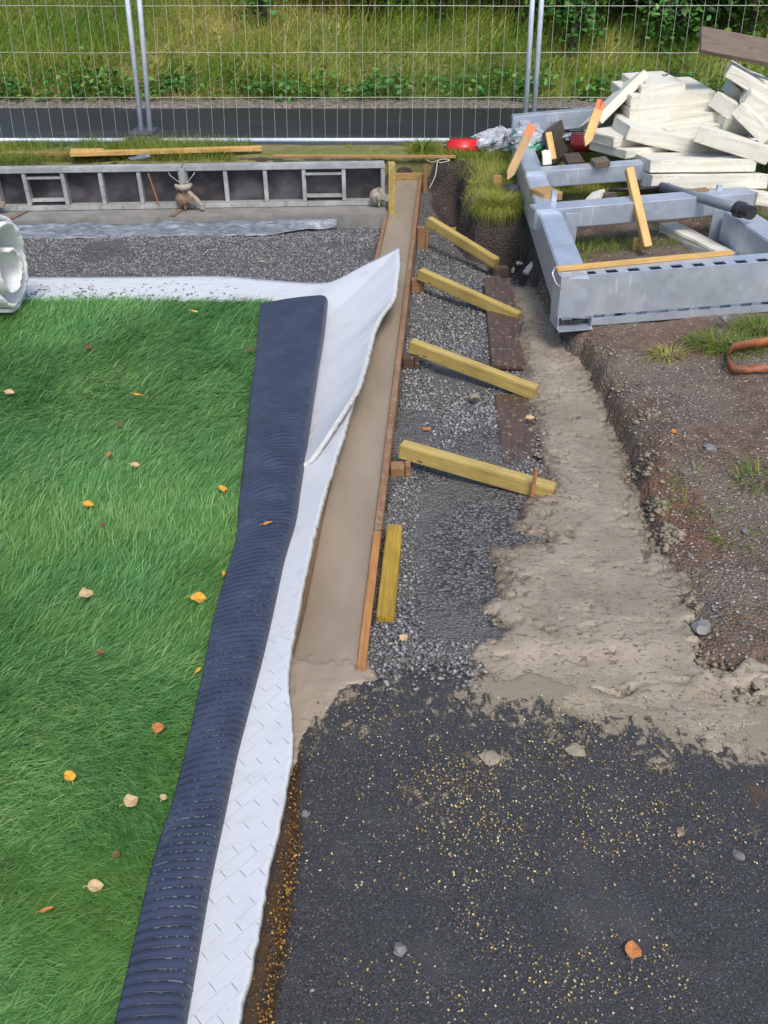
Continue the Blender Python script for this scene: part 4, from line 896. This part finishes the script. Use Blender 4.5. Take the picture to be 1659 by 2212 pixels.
    o = slab('polystyrene_offcut', P(1142, 590, 5.1), P(1168, 560, 5.2), P(1135, 578, 5.15), .02, MAT['eps'], sub=2, jit=.003); tag(o, 'white broken polystyrene sliver beside the left rail of the frame', 'polystyrene offcut')
    q = G(1078, 572, -.17); o = MB().box(-.06, .06, -.03, .03, -.03, .03).obj('brick', MAT['greywood'], bevel=.004); o.location = (q.x, q.y, float(H(q.x, q.y)) + .03); o.rotation_euler[2] = .1; tag(o, 'reddish brown brick by the foot of the farthest brace', 'brick')
build_eps()
# ------------------------------------------------------------------ boards, stakes, pipe and litter on the frame
def stake(A, B, w, t, lab, notch=False):
    root = empty('marking_stake'); L = (B - A).length; fr = frame(A, B, (0, -1, .3)); root.matrix_world = fr; tag(root, lab, 'stake', 'orange sprayed marking stakes')
    mb = MB(); lp = L * .8
    mb.add([(0.0, -.002, 0), (0, -.002, t), (.05, -w / 2, 0), (.05, -w / 2, t), (.05, w / 2, 0), (.05, w / 2, t), (lp, -w / 2, 0), (lp, -w / 2, t), (lp, w / 2, 0), (lp, w / 2, t), (0, .002, 0), (0, .002, t)],
           [(0, 2, 4, 10), (1, 11, 5, 3), (0, 1, 3, 2), (10, 4, 5, 11), (2, 3, 7, 6), (4, 8, 9, 5), (2, 6, 8, 4), (3, 5, 9, 7), (0, 10, 11, 1), (6, 7, 9, 8)])
    mb.obj('shaft', MAT['pale' if notch else 'pine'], root)
    mb = MB()
    if notch: mb.box(lp, L * .97, -w / 2, -w * .08, 0, t).box(lp, L, w * .05, w / 2, 0, t)
    else: mb.box(lp, L, -w / 2, w / 2, 0, t)
    mb.obj('painted_tip', MAT['stakepaint'], root, .001)
def build_clutter():
    stake(P(*za(541, 652), 6.05), P(*za(640, 375), 6.2), .06, .022, 'split stake with an orange painted top leaning on the tilted polystyrene board', True)
    stake(P(*za(66, 858), 5.9), P(*za(218, 525), 6.1), .055, .022, 'orange tipped stake leaning over the left rail by the plastic bags')
    o = slab('leaning_board', G(*za(370, 752), .20), G(*za(472, 645), .20), P(*za(338, 540), G(*za(370, 752), .20).y + .12), .05, MAT['film'], bevel=.004); tag(o, 'dark brown board leaning upright inside the frame', 'board')
    o = beam('lath', P(*za(352, 725), 6.0), P(*za(320, 560), 6.15), -.02, .02, -.02, 0, MAT['pale'], up=(0, -1, 0)); tag(o, 'narrow pale lath standing against the leaning dark board', 'lath')
    o = slab('board', P(*zb(1370, 216), 6.4), P(*zb(1900, 318), 6.4), P(*zb(1408, 117), 6.55), .03, MAT['greywood'], bevel=.003); tag(o, 'grey brown board jutting in from the right above the heap', 'board')
    o = slab('board', P(*zb(1046, 724), 5.10), P(*zb(1126, 1066), 4.76), P(*zb(1076, 704), 5.12), .045, MAT['pale'], bevel=.003); tag(o, 'pale yellow stud leaning over the middle cross beam onto the grass', 'stud')
    o = slab('wood_block', G(*za(205, 900), .315), G(*za(290, 940), .315), G(*za(300, 876), .315), .05, MAT['pine'], bevel=.005, jit=.003, sub=1); tag(o, 'chunky wood block with a split end sitting on the left rail', 'wood block')
    o = slab('wood_block', P(*za(602, 752), 5.68), P(*za(698, 738), 5.68), P(*za(612, 715), 5.82), .035, MAT['greywood'], bevel=.003); tag(o, 'grey brown block overhanging the front of the far cross beam', 'wood block')
    o = slab('wood_block', P(*za(440, 750), 5.95), P(*za(540, 740), 5.95), P(*za(482, 685), 6.15), .05, MAT['brown'], bevel=.003); tag(o, 'dark brown block lying flat behind the far cross beam', 'wood block')
    o = beam('wood_block', P(*za(1195, 925), 5.1), P(*za(1300, 912), 5.1), 0, .06, -.035, 0, MAT['orange']); tag(o, 'reddish wood piece lying under the grey pipe', 'wood block')
    o = beam('wood_block', P(*za(668, 945), 5.3), P(*za(740, 940), 5.3), 0, .06, -.03, 0, MAT['greywood']); tag(o, 'small brown wood piece in the grass behind the middle cross beam', 'wood block')
    o = beam('lath', FR[2] @ Vector((.0, .066, .018)), FR[2] @ Vector((.88, .125, .016)), 0, .035, -.016, 0, MAT['pale'], sub=2); tag(o, 'long pale lath lying on top of the perforated beam', 'lath')
    q = G(1378, 560, .06); o = MB().box(-.012, .012, -.01, .01, -.2, .04).obj('wooden_peg', MAT['pale'], bevel=.002); o.location = q + Vector((0, .1, .05)); tag(o, 'little wooden peg standing behind the perforated beam', 'peg')
    q = G(1073, 402, .12); o = MB().box(-.03, .03, -.02, .02, -.1, .07).obj('wooden_post', MAT['pine'], bevel=.004); o.location = (q.x, q.y, q.z + .0); tag(o, 'short cut off post standing in the grass tuft', 'post')
    o = slab('stone_slab', G(1100, 410, .15), G(1132, 408, .15), G(1104, 398, .15), .04, MAT['foot'], bevel=.004); tag(o, 'small grey slab in the grass beside the left rail', 'slab')
    o = slab('wood_offcut', G(975, 430, -.05), G(983, 434, -.05), G(972, 420, -.05), .015, MAT['pale']); o.location.z = float(H(o.location.x, o.location.y)) + .02; tag(o, 'tiny pale wood offcut on the gravel beyond the braces', 'wood offcut')
    e0 = P(*zb(1900, 318), 6.4); zt_ = e0.z - .035; o = MB().box(-.3, .3, -.05, .05, 0, zt_ - .1).obj('polystyrene_board', MAT['eps'], bevel=.004, sub=3, jit=.0016); o.location = (e0.x - .12, 6.5, .1); o.rotation_euler[2] = 1.2
    tag(o, 'polystyrene board standing on edge past the right edge, holding up the jutting board', 'polystyrene board', 'polystyrene boards heaped on the steel frame')
    # pipe
    A, B = P(*za(1010, 895), 5.35), P(*za(1480, 1032), 4.72); d = (B - A).normalized()
    root = empty('drain_pipe', A); tag(root, 'grey plastic pipe with a black end cap lying across the middle cross beam', 'pipe')
    MB().tube([Vector(), (B - A)], .027, 20).obj('pipe', MAT['pipe'], root, smooth=True); b0 = B - A
    MB().tube([b0 - d * .01, b0 + d * .03, b0 + d * .032, b0 + d * .10], [.042, .042, .036, .036], 22).obj('end_cap', MAT['black'], root)
    o = MB().tube([P(*za(690, 915), 5.3), P(*za(850, 910), 5.3), P(*za(1010, 900), 5.35), P(*za(1060, 880), 5.5)], .012, 8).obj('hose', MAT['black'], smooth=True); tag(o, 'thin black hose behind the middle cross beam', 'hose')
    o = MB().tube([P(*za(450, 552), 6.35), P(*za(535, 552), 6.35)], .008, 8).obj('rod', MAT['black']); tag(o, 'thin black rod behind the leaning dark board', 'rod')
    # red cans
    def can(A, B, h, w, m, lab):
        root = empty('fuel_can'); fr = frame(A, B); root.matrix_world = fr; L = (B - A).length; tag(root, lab, 'fuel can', 'red fuel cans')
        MB().box(0, L, 0, w, 0, h).obj('can_body', MAT[m], root, .02, smooth=True)
        MB().box(L * .06, L * .94, .004, .01, h * .3, h * .36).obj('moulded_seam', MAT[m], root, .002)
        MB().tube([(-.004, w * .7, h * .55), (-.03, w * .7, h * .55)], .02, 12).obj('cap', MAT['black'], root)
    can(G(966, 340, .10), G(1037, 340, .10), .115, .16, 'red', 'bright red plastic can lying in the grass beside the bags')
    can(P(*za(462, 690), 6.3), P(*za(650, 690), 6.3), .10, .2, 'darkred', 'dark red plastic can in the shade of the polystyrene heap')
    # bags
    def bag(c, rx, ry, rz, seed, lab):
        n, m = 40, 26; V = []
        for i in range(n):
            for j in range(m):
                th = 2 * math.pi * i / n; ph = math.pi * (j / (m - 1)) - math.pi / 2
                d = 1 + .75 * float(fbm(np.array(math.cos(th) * 1.7 + 5), np.array(math.sin(th) * 1.7 + ph * 1.3), seed, 4))
                V.append((rx * d * math.cos(th) * math.cos(ph), ry * d * math.sin(th) * math.cos(ph), max(-.3 * rz, rz * d * math.sin(ph))))
        f = [(i * m + j, ((i + 1) % n) * m + j, ((i + 1) % n) * m + j + 1, i * m + j + 1) for i in range(n) for j in range(m - 1)]
        o = mesh_obj('plastic_bag', V, f, MAT['bag'], None, False); o.location = c; tag(o, lab, 'plastic bag', 'crumpled plastic bags')
    q = G(1078, 322, .15); bag((q.x, q.y + .05, .16), .23, .16, .12, 131, 'crumpled grey and green plastic bag between the red can and the frame')
    q = P(*za(215, 600), 6.75); bag((q.x, q.y, q.z - .02), .16, .16, .1, 137, 'crumpled plastic bag on the left rail under the orange tipped stake')
    # rope
    pts = [G(920, 345, .13), G(935, 350, .14), G(955, 344, .15), G(972, 346, .14), G(950, 352, .13), G(945, 350, .14), G(940, 380, .05), G(927, 408, -.04)]
    o = MB().tube(polyline(pts, 40), .0035, 6).obj('rope', MAT['rope'], smooth=True); tag(o, 'pale thin rope trailing over the grass edge into the pit', 'rope')
    # orange strap
    c = [zc(1412, 745), zc(1405, 800), zc(1440, 840), zc(1560, 850), zc(1720, 850)]; t = [zc(1412, 745), zc(1450, 722), zc(1560, 708), zc(1720, 696)]
    V = []; path = [G(*p, .06) for p in reversed(t)] + [G(*p, .06) for p in c[1:]]; pl = polyline(path, 60)
    for i, p in enumerate(pl):
        zg = float(H(p.x, p.y)); tw = 1.15 if i < 28 else .35 + .6 * abs(math.sin(i * .13)); w = .042
        V += [(p.x, p.y, zg + .01), (p.x, p.y + w * (1 - tw) * .9, zg + .012 + w * tw)]
    o = mesh_obj('lifting_strap', V, [(2 * i, 2 * i + 1, 2 * i + 3, 2 * i + 2) for i in range(59)], MAT['strap'], smooth=True); md = o.modifiers.new('thick', 'SOLIDIFY'); md.thickness = .004; tag(o, 'worn orange lifting strap looped on the earth at the right edge', 'strap')
build_clutter()
# ------------------------------------------------------------------ vegetation
def hillz(x, y): return np.interp(y, [9.55, 9.75, 10.5, 11.5, 13.5, 20], [.10, .15, .48, .9, 1.7, 3.2]) + .12 * fbm(x * 1.3, y * 1.3, 1)
def build_veg():
    r = np.random.default_rng(21)
    n = 52000; x = r.uniform(-6.5, 7.5, n); y = 9.66 + r.random(n) ** 1.2 * 3.2
    z = hillz(x, y); cl = fbm(x * 1.6, y * 1.6, 141); ln = r.uniform(.12, .40, n) * (1 + .8 * cl) * np.interp(y, [9.7, 10.1], [.45, 1]); sh = np.clip(.38 + 1.2 * fbm(x * .9, y * 1.2, 142) + r.normal(0, .24, n) + .14 * (x < 0), 0, 1)
    az = r.uniform(0, 2 * np.pi, n) * .5 + 3.9 + 1.6 * fbm(x * 1.5, y * 1.5, 143)
    o = blades('bank_grass', np.stack([x, y, z - .01], 1), az, ln, r.uniform(.006, .013, n), r.uniform(.15, 1.25, n), MAT['grass'], .8, 22, None, sh, (0, .4, .75, 1)); tag(o, 'long unmown green and straw coloured grass on the slope beyond the road', 'grass', kind='stuff')
    # low weeds at the foot of the slope
    cs = [];
    for k in range(150): cs.append((r.uniform(-5.5, 6), 9.66 + abs(r.normal(0, .16))))
    cs = np.array(cs); m = 26; px = np.repeat(cs, m, 0) + r.normal(0, .10, (150 * m, 2)); px[:, 1] = np.maximum(px[:, 1], 9.52); zz = hillz(px[:, 0], px[:, 1]) + r.uniform(.02, .15, len(px))
    o = leaves(np.column_stack([px, zz]), r.uniform(.03, .085, len(px)), 23, MAT['weed'], 'roadside_weeds', None, .4); tag(o, 'low broad leaved weeds along the far road edge', 'weeds', kind='stuff')
    # verge grass
    n = 38000; x = r.uniform(-4.2, 1.6, n); y = r.uniform(7.0, 7.5, n); k = (fbm(x * 2.2, y * 2.2, 144) + .35 * np.exp(-((x + 1.9) / .9) ** 2) + .45 * (x > .2) - .25 * np.exp(-((x + .9) / .45) ** 2) > -.05) & ~((x > -.0) & (x < .35) & (y < 7.0)); x, y = x[k], y[k]
    z = np.maximum(H(x, y), .09); z = np.maximum(z, .1)
    o = blades('verge_grass', np.stack([x, y, z - .005], 1), r.uniform(0, 6.28, len(x)), r.uniform(.03, .10, len(x)) * (1 + .5 * np.exp(-((x + 1.9) / .6) ** 2)), np.full(len(x), .004), r.uniform(.2, 1.2, len(x)), MAT['verge_grass'], .7, 24, None, np.clip(.5 + .7 * fbm(x * 1.8, y * 2, 145) + r.normal(0, .2, len(x)), 0, 1)); tag(o, 'short grass and moss on the verge behind the formwork', 'grass', kind='stuff')
    # mown mossy mound right of the strip, under and around the frame
    n = 60000; x = r.uniform(.32, 3.2, n); y = r.uniform(4.2, 7.4, n); s = sdf(x, y, BANK)
    k = (s > .03) & ((y > 5.8) | (fbm(x * 3, y * 3, 146) + .25 * np.exp(-(((x - 1.6) / .35) ** 2 + ((y - 4.5) / .25) ** 2)) > .06)); x, y = x[k], y[k]; near = y < 5.8
    o = blades('mound_grass', np.stack([x, y, H(x, y) - .003], 1), r.uniform(0, 6.28, len(x)), np.where(near, r.uniform(.03, .08, len(x)), r.uniform(.035, .085, len(x))), np.full(len(x), .0035), r.uniform(.2, 1.2, len(x)), MAT['verge_grass'], .7, 25, None, np.clip(np.where(near, .15, .5) + .5 * fbm(x * 1.8, y * 2, 147) + r.normal(0, .18, len(x)), 0, 1)); tag(o, 'mossy yellow green grass on the mound round the steel frame', 'grass', kind='stuff')
    # overhanging tuft at the pit's rim
    def tuft(c, n, rad, ln, lab, seed, shade, width=.0035, lean=(.3, 1.5), name='grass_tuft'):
        rr = np.random.default_rng(seed); a = rr.uniform(0, 6.28, n); q = rad * np.sqrt(rr.random(n)); b = np.stack([q * np.cos(a), q * np.sin(a) * .7, np.zeros(n)], 1)
        le = rr.uniform(*lean, n) ; o = blades(name, b, a + rr.normal(0, .5, n), rr.uniform(.5, 1, n) * ln, np.full(n, width), le, MAT['verge_grass'], .9, seed, None, np.clip(shade + rr.normal(0, .2, n), 0, 1), (0, .35, .7, 1)); o.location = c; tag(o, lab, 'grass tuft', 'grass tufts'); return o
    q = G(1078, 436, .12); tuft((q.x, q.y, .10), 2600, .115, .14, 'bushy grass tuft hanging over the rim of the pit', 31, .68, .0035, (.5, 2.1))
    q = G(1050, 398, .12); tuft((q.x, q.y, .10), 1400, .10, .10, 'low straw coloured tuft at the edge of the dark soil hole', 32, .75, .0035, (.5, 1.9))
    q = G(1118, 385, .12); tuft((q.x, q.y, .11), 500, .08, .2, 'tall green tuft beside the left rail of the frame', 33, .2, .005)
    q = G(915, 330, .12); tuft((q.x, q.y, .11), 60, .05, .16, 'broad leaved green weed on the verge below the fence', 34, .1, .02, (.3, 1.0))
    q = G(25, 345, .14); tuft((q.x, q.y, .12), 700, .22, .14, 'bright tuft at the left end of the verge', 35, .25)
    for i, (u, v, n, ln, rad, lab) in enumerate([(1550, 735, 420, .09, .13, 'sparse green tuft below the perforated beam'), (1645, 710, 500, .10, .12, 'green tuft at the right edge above the orange strap'), (1440, 770, 120, .12, .06, 'thin straw tuft on the bank below the frame corner'), (1600, 750, 380, .08, .14, 'low tuft just above the orange strap'), (1640, 1040, 90, .12, .08, 'grass clump at the right edge of the bare earth'), (1580, 1160, 30, .10, .07, 'few grass blades on the dark earth below the edge clump'), (1530, 1110, 16, .09, .05, 'single little grass spray on the reddish earth'), (1470, 1100, 20, .09, .05, 'small grass spray at the crumbling concrete edge'), (1485, 1030, 18, .11, .06, 'thin grass spray on the bank edge')]):
        q = G(u, v, .06); z = float(H(q.x, q.y)); q = G(u, v, z); tuft((q.x, q.y, float(H(q.x, q.y))), n, rad, ln, lab, 40 + i, .2 if i not in (2,) else .8, .004, (.6, 1.5))
    # shrubs and trees beyond the slope
    def shrub(x, y, rx, ry, h, nl, mat, lab, seed, size=(.05, .11), name='shrub', kindcat='shrub', low=.0):
        rr = np.random.default_rng(seed); zb_ = float(hillz(np.array([x]), np.array([y]))[0]); root = empty(name, (x, y, zb_)); tag(root, lab, kindcat, 'shrubs and trees beyond the slope')
        mb = MB()
        mb.tube([(0, 0, -.1), (.03, 0, h * .4), (-.02, .04, h * .8)], [.05, .035, .012], 8)
        for k in range(6):
            a = rr.uniform(0, 6.28); z0 = h * rr.uniform(.1, .5); mb.tube([(0, 0, z0), (math.cos(a) * rx * .4, math.sin(a) * ry * .4, z0 + h * .2), (math.cos(a) * rx * .85, math.sin(a) * ry * .8, z0 + h * .3)], [.02, .012, .005], 5)
        mb.obj('trunk', MAT['bark'], root, smooth=True)
        nc = max(10, nl // 60); c = rr.normal(0, 1, (nc, 3)); c /= np.linalg.norm(c, axis=1)[:, None]; c *= (rr.random(nc) ** .4)[:, None]; c = c * np.array([rx, ry, h * .5]) + np.array([0, 0, h * .52 + low])
        p = c[rr.integers(0, nc, nl)] + rr.normal(0, 1, (nl, 3)) * np.array([.16, .16, .13]) * (.6 + .4 * rx); p[:, 2] = np.maximum(p[:, 2], .03)
        leaves(p, rr.uniform(*size, nl), seed + 500, MAT[mat], 'crown', root, .2)
    spots = [(-3.6, 12.4, 1.0, .7, 1.7, 3600, 'leaf', 'dark shrub behind the left fence panel'), (-2.1, 12.5, .9, .7, 1.8, 3200, 'leaf', 'dark shrub just left of the two left fence posts'), (-.95, 11.5, .75, .5, 1.4, 4200, 'leaf', 'dense dark shrub right of the two left fence posts'), (.2, 11.3, .8, .5, 1.4, 4800, 'leaf', 'dark shrub in the middle of the top edge'), (1.2, 11.35, .8, .5, 1.5, 4600, 'leaf', 'dark shrub just left of the two right fence posts'), (2.2, 11.0, .9, .5, 1.5, 5200, 'leaf', 'dark shrub right of the two right fence posts'), (3.3, 10.9, .9, .5, 1.5, 5200, 'leaf', 'dark shrub behind the topmost polystyrene board'), (4.5, 11.0, 1.0, .6, 1.7, 5200, 'leaf', 'dark shrub at the upper right edge of the picture')]
    for i, s in enumerate(spots): shrub(*s, 200 + i)
    br = [(-.15, 11.0, .22, .2, .75, 420, 'leafbright', 'small light green sapling in front of the dark shrubs, left of the middle'), (.62, 10.95, .25, .2, .8, 450, 'leafbright', 'bright leaved sapling in front of the dark shrubs at the middle'), (1.55, 10.8, .28, .2, .8, 480, 'leafbright', 'bright sapling beside the two right fence posts'), (2.0, 10.45, .30, .22, .7, 520, 'weed', 'leafy green bush on the slope right of the right posts'), (3.0, 10.45, .3, .2, .7, 480, 'weed', 'leafy bush on the slope behind the polystyrene stack'), (3.9, 10.5, .3, .2, .9, 460, 'leafbright', 'light green sapling behind the jutting board'), (-1.35, 10.9, .2, .15, .55, 260, 'weed', 'small weed bush on the slope right of the left posts')]
    for i, s in enumerate(br): shrub(*s, 230 + i, size=(.045, .09), name='sapling', kindcat='sapling')
build_veg()
# ------------------------------------------------------------------ fallen leaves, seeds, stones
def fallen_leaf(u, v, z, size, mat, rot, lab, tilt=.15, shape=0, grp='leaves lying on the turf'):
    q = G(u, v, z); pr = [(-.5, 0), (-.42, .22), (-.2, .42), (.08, .46), (.3, .3), (.5, .02), (.3, -.28), (.05, -.44), (-.25, -.4), (-.42, -.2)] if shape == 0 else [(-.5, 0), (-.3, .16), (0, .2), (.3, .13), (.55, 0), (.3, -.12), (0, -.18), (-.3, -.14)]
    rr = random.Random(int(u * 7 + v)); V = [(0, 0, .03)]; 
    for (a, b) in pr: V.append((a * size * rr.uniform(.88, 1.1), b * size * rr.uniform(.85, 1.12), size * (.12 * abs(b) * 1.6 + rr.uniform(-.03, .08))))
    V[0] = (0, 0, 0); n = len(pr); f = [(0, i + 1, (i + 1) % n + 1) for i in range(n)]
    mb = MB().add(V, f); k = size
    mb.tube([(-.48 * k, 0, .002), (-.62 * k, .02 * k, .004), (-.78 * k, .0, .0)], .0009, 4)
    o = mb.obj('fallen_leaf', MAT[mat]); o.location = q; o.rotation_euler = (tilt * math.sin(rot), tilt * math.cos(rot), rot); tag(o, lab, 'leaf', grp)
def build_litter():
    Z = .074
    for args in [(429, 1293, .055, 'leaf_yellow', .2, 'yellow leaf on the turf right beside the dark folded backing'), (187, 1283, .05, 'leaf_tan', .9, 'curled tan and yellow leaf on the turf near the left middle'), (150, 1676, .034, 'leaf_yellow', 2.2, 'bright orange yellow leaf on the near left turf'), (340, 1571, .04, 'leaf_orange', 1.6, 'brown orange leaf with its stalk pointing to the camera'), (283, 1730, .042, 'leaf_tan', .8, 'large pale crinkled leaf near the fold on the near turf'), (353, 1722, .02, 'leaf_tan', 1.3, 'small pale leaf touching the dark fold'), (206, 1915, .036, 'leaf_tan', .3, 'pale cream leaf on the nearest part of the turf'), (100, 1965, .03, 'leaf_orange', .6, 'narrow brown leaf near the lower left corner', 1), (217, 1410, .035, 'leaf_brown', .4, 'dark brown curled leaf on the turf'), (222, 1132, .034, 'leaf_brown', 1.1, 'dull brown leaf in the middle of the turf'), (191, 1090, .04, 'leaf_yellow', .1, 'small yellow leaf in the left middle of the turf'), (300, 853, .05, 'leaf_yellow', .2, 'yellow leaf in the upper middle of the turf', 1), (420, 673, .05, 'leaf_yellow', .4, 'yellow leaf close to the far edge of the turf', 1), (235, 981, .045, 'leaf_orange', 1.5, 'narrow tan leaf standing in the turf', 1), (291, 1005, .04, 'leaf_tan', .2, 'pale tan leaf right of the narrow one'), (20, 848, .05, 'leaf_tan', .2, 'pale leaf at the left edge of the turf'), (540, 755, .06, 'leaf_brown', .9, 'dark crumpled leaf at the top of the fold'), (193, 750, .06, 'leaf_brown', .9, 'brown crumpled leaf in the upper turf'), (260, 918, .04, 'leaf_brown', .3, 'small brown leaf in the upper middle turf'), (480, 1055, .04, 'leaf_yellow', 2.0, 'faded yellow leaf close to the fold'), (428, 1448, .03, 'leaf_yellow', 1.2, 'small yellow scrap of leaf near the fold', 1), (252, 1845, .025, 'leaf_brown', 1.2, 'tiny brown leaf sunk in the near turf'), (483, 1238, .03, 'leaf_yellow', 1.6, 'yellow scrap right at the edge of the fold', 1)]:
        u, v, s, m, rot, lab = args[:6]; fallen_leaf(u, v, Z - .012 * ((u * 13 + v * 7) % 10) / 10, s * (.65 if m == 'leaf_brown' else .85), m, rot, lab, .32, shape=args[6] if len(args) > 6 else 0)
    fallen_leaf(578, 1130, .098, .036, 'leaf_orange', .7, 'orange leaf lying on the dark folded backing', shape=1, grp='leaves off the turf')
    fallen_leaf(1366, 2052, .012, .036, 'leaf_orange', 1.3, 'flat orange brown leaf on the near asphalt', .05, grp='leaves off the turf')
    fallen_leaf(873, 1378, .005, .03, 'leaf_tan', .8, 'pale tan leaf on the gravel by the near form board', .1, grp='leaves off the turf')
    fallen_leaf(1461, 934, .06, .04, 'leaf_orange', .1, 'pale brown leaf on the dark earth below the orange strap', .05, grp='leaves off the turf')
    fallen_leaf(525, 645, .03, .04, 'leaf_orange', .2, 'brown leaf on the white pad just behind the turf', .05, 1, grp='leaves off the turf')
    fallen_leaf(100, 620, .03, .04, 'leaf_orange', .2, 'reddish leaf on the white pad beside the roll', .05, 1, grp='leaves off the turf')
    fallen_leaf(195, 620, .03, .04, 'leaf_orange', 2.9, 'reddish leaf among the crumbs on the white pad', .05, 1, grp='leaves off the turf')
    fallen_leaf(1146, 903, -.05, .04, 'leaf_tan', .4, 'pale leaf on the dark plank by the nearest brace', .05, grp='leaves off the turf')
    fallen_leaf(570, 565, .0, .05, 'leaf_tan', .4, 'pale leaf on the gravel in front of the footing', .05, 1, grp='leaves off the turf')
    # seeds on the asphalt
    r = np.random.default_rng(71); n = 24000; u = r.uniform(540, 1900, n); v = 1500 + (2400 - 1500) * r.random(n)
    x = []; 
    pts = np.array([tuple(G(a, b)) for a, b in zip(u, v)]); x, y = pts[:, 0], pts[:, 1]
    dens = .10 + 1.0 * np.clip(fbm(x * 6, y * 6, 151) - .02, 0, 1) + .6 * np.exp(-(((x - .18) / .10) ** 2 + ((y - 1.22) / .12) ** 2)) + .35 * np.exp(-(((x - .3) / .3) ** 2 + ((y - 1.3) / .16) ** 2)) - .2 * (y < 1.0)
    k = (r.random(n) < dens) & (x > -.19) & (y < 1.62); pts = pts[k]; pts[:, 2] = .0075
    g = 1700; yy = r.uniform(.45, 1.38, g); ex = np.interp(yy, [.5, .75, 1.1, 1.4], [-.235, -.225, -.205, -.225]); xx = ex + r.normal(0, .014, g) + .014; kk = r.random(g) < np.interp(yy, [.5, 1.1, 1.38], [1, .9, .2])
    o = leaves(pts, (.0018 + .0045 * r.random(len(pts)) ** 1.6), 72, MAT['seed'], 'fallen_seeds', None, .75, .75); tag(o, 'tiny yellow birch seeds strewn over the asphalt', 'seeds', kind='stuff')
    pts = np.stack([xx, yy, r.uniform(-.024, .004, g)], 1)[kk]
    o = leaves(pts, r.uniform(.003, .0065, len(pts)), 75, MAT['seedbrown'], 'seed_litter', None, .7, .7); tag(o, 'brown orange seed litter in the gap between the white pad and the asphalt', 'seed litter', kind='stuff')
    n = 2600; p = np.array([tuple(G(a, b)) for a, b in zip(r.uniform(600, 1900, n), 1470 + 900 * r.random(n) ** 1.2)]); p = p[(p[:, 0] > -.17) & (r.random(n) < .25 + .9 * np.clip(fbm(p[:, 0] * 4, p[:, 1] * 4, 152) + .1, 0, 1))]; p[:, 2] = .001
    o = polyhedra(p, .0012 + .0042 * r.random(len(p)) ** 3, 76, MAT['stone'], 'grit'); tag(o, 'fine grey grit scattered on the near asphalt', 'grit', kind='stuff')
    # crumbs on the far white pad
    n = 210; uu = r.uniform(50, 560, n) ** 1.0; uu = 50 + (uu - 50) * r.uniform(.3, 1, n); vv = r.uniform(603, 650, n); p = np.array([tuple(G(a, b, .02)) for a, b in zip(uu, vv)]); p[:, 2] = .012
    o = polyhedra(p, r.uniform(.003, .010, n), 73, MAT['stone'], 'gravel_crumbs'); tag(o, 'dark gravel crumbs scattered on the white pad band', 'gravel crumbs', kind='stuff')
    # single stones
    n = 26000; x = r.uniform(.3, 1.7, n); y = r.uniform(1.4, 4.9, n); sd = sdf(x, y, SPILLW); k = (np.abs(sd - .005) < .035 * (1 + 1.2 * (x > .6))) & (y > 1.62) & (fbm(x * 9, y * 9, 161) > -.05) & (r.random(n) < .4); x, y = x[k], y[k]
    zz = np.maximum(trough(x, y) + .012, H(x, y)); sz = .003 + .016 * r.random(len(x)) ** 3.2
    for (u, v, m, rad, big) in [(1393, 905, 90, .05, .016), (1402, 1085, 130, .06, .02), (1432, 1150, 160, .06, .02), (1385, 1010, 70, .05, .014), (1470, 1290, 90, .06, .016), (1490, 1400, 60, .06, .012), (1600, 1470, 40, .10, .012), (1380, 985, 60, .04, .016)]:
        q = G(u, v, .02); a = r.uniform(0, 6.28, m); d = rad * np.sqrt(r.random(m)); xa, ya = q.x + d * np.cos(a), q.y + d * np.sin(a); x = np.append(x, xa); y = np.append(y, ya); zz = np.append(zz, np.maximum(H(xa, ya), trough(xa, ya) + .01)); sz = np.append(sz, .004 + big * r.random(m) ** 1.8)
    o = polyhedra(np.stack([x, y, zz], 1), sz * .85, 74, MAT['crumb'], 'concrete_crumbs', .42, .12); tag(o, 'crumbled concrete lumps along the rim of the spilled concrete', 'concrete crumbs', kind='stuff')
    def rock(u, v, z, s, lab, mat='stone', fl=.6):
        q = G(u, v, z); bm = bmesh.new(); bmesh.ops.create_icosphere(bm, subdivisions=2, radius=s)
        rr = random.Random(int(u + v)); off = [rr.uniform(0, 9) for _ in range(3)]
        from mathutils import noise
        for w in bm.verts: w.co *= 1 + .55 * noise.noise(w.co / s * 1.1 + Vector(off)); w.co.z *= fl
        me = bpy.data.meshes.new('stone'); bm.to_mesh(me); bm.free(); me.materials.append(MAT[mat]); at = me.attributes.new('shade', 'FLOAT', 'POINT'); at.data.foreach_set('value', [rr.uniform(.05, .4)] * len(me.vertices))
        o = bpy.data.objects.new('stone', me); COL.objects.link(o); o.location = q + Vector((0, 0, s * .25)); o.rotation_euler[2] = rr.uniform(0, 6); tag(o, lab, 'stone', 'single loose stones')
    rock(862, 2053, 0, .013, 'dark angular stone alone on the near asphalt'); rock(1512, 1358, .02, .026, 'grey stone by the right rim of the spilled concrete'); rock(1535, 972, .05, .024, 'dark stone on the bare earth'); rock(1610, 1150, .03, .012, 'small stone among the grass blades on the earth')
    rock(1845 / 1.1573, 2140 / 1.1573, 0, .012, 'grey stone on the asphalt near the right edge'); rock(1700 / 1.1573, 2080 / 1.1573, 0, .010, 'brown pebble on the asphalt, above the orange leaf', 'rust'); rock(1565, 690, .12, .022, 'light blue grey stone below the perforated beam'); rock(660, 1760 + 0, 0, .010, 'pebble on the asphalt edge beside the pad'); rock(1060, 1640, 0, .022, 'flat crumb of dried concrete on the asphalt', 'tan', .25); rock(1243, 1623, 0, .022, 'pale bone shaped splat of concrete on the asphalt', 'tan', .25); rock(1640, 1480, .0, .02, 'lump of concrete at the right edge of the spill', 'tan'); rock(1025, 858, -.06, .022, 'tan concrete crumb on the gravel between two braces', 'tan', .3)
build_litter()
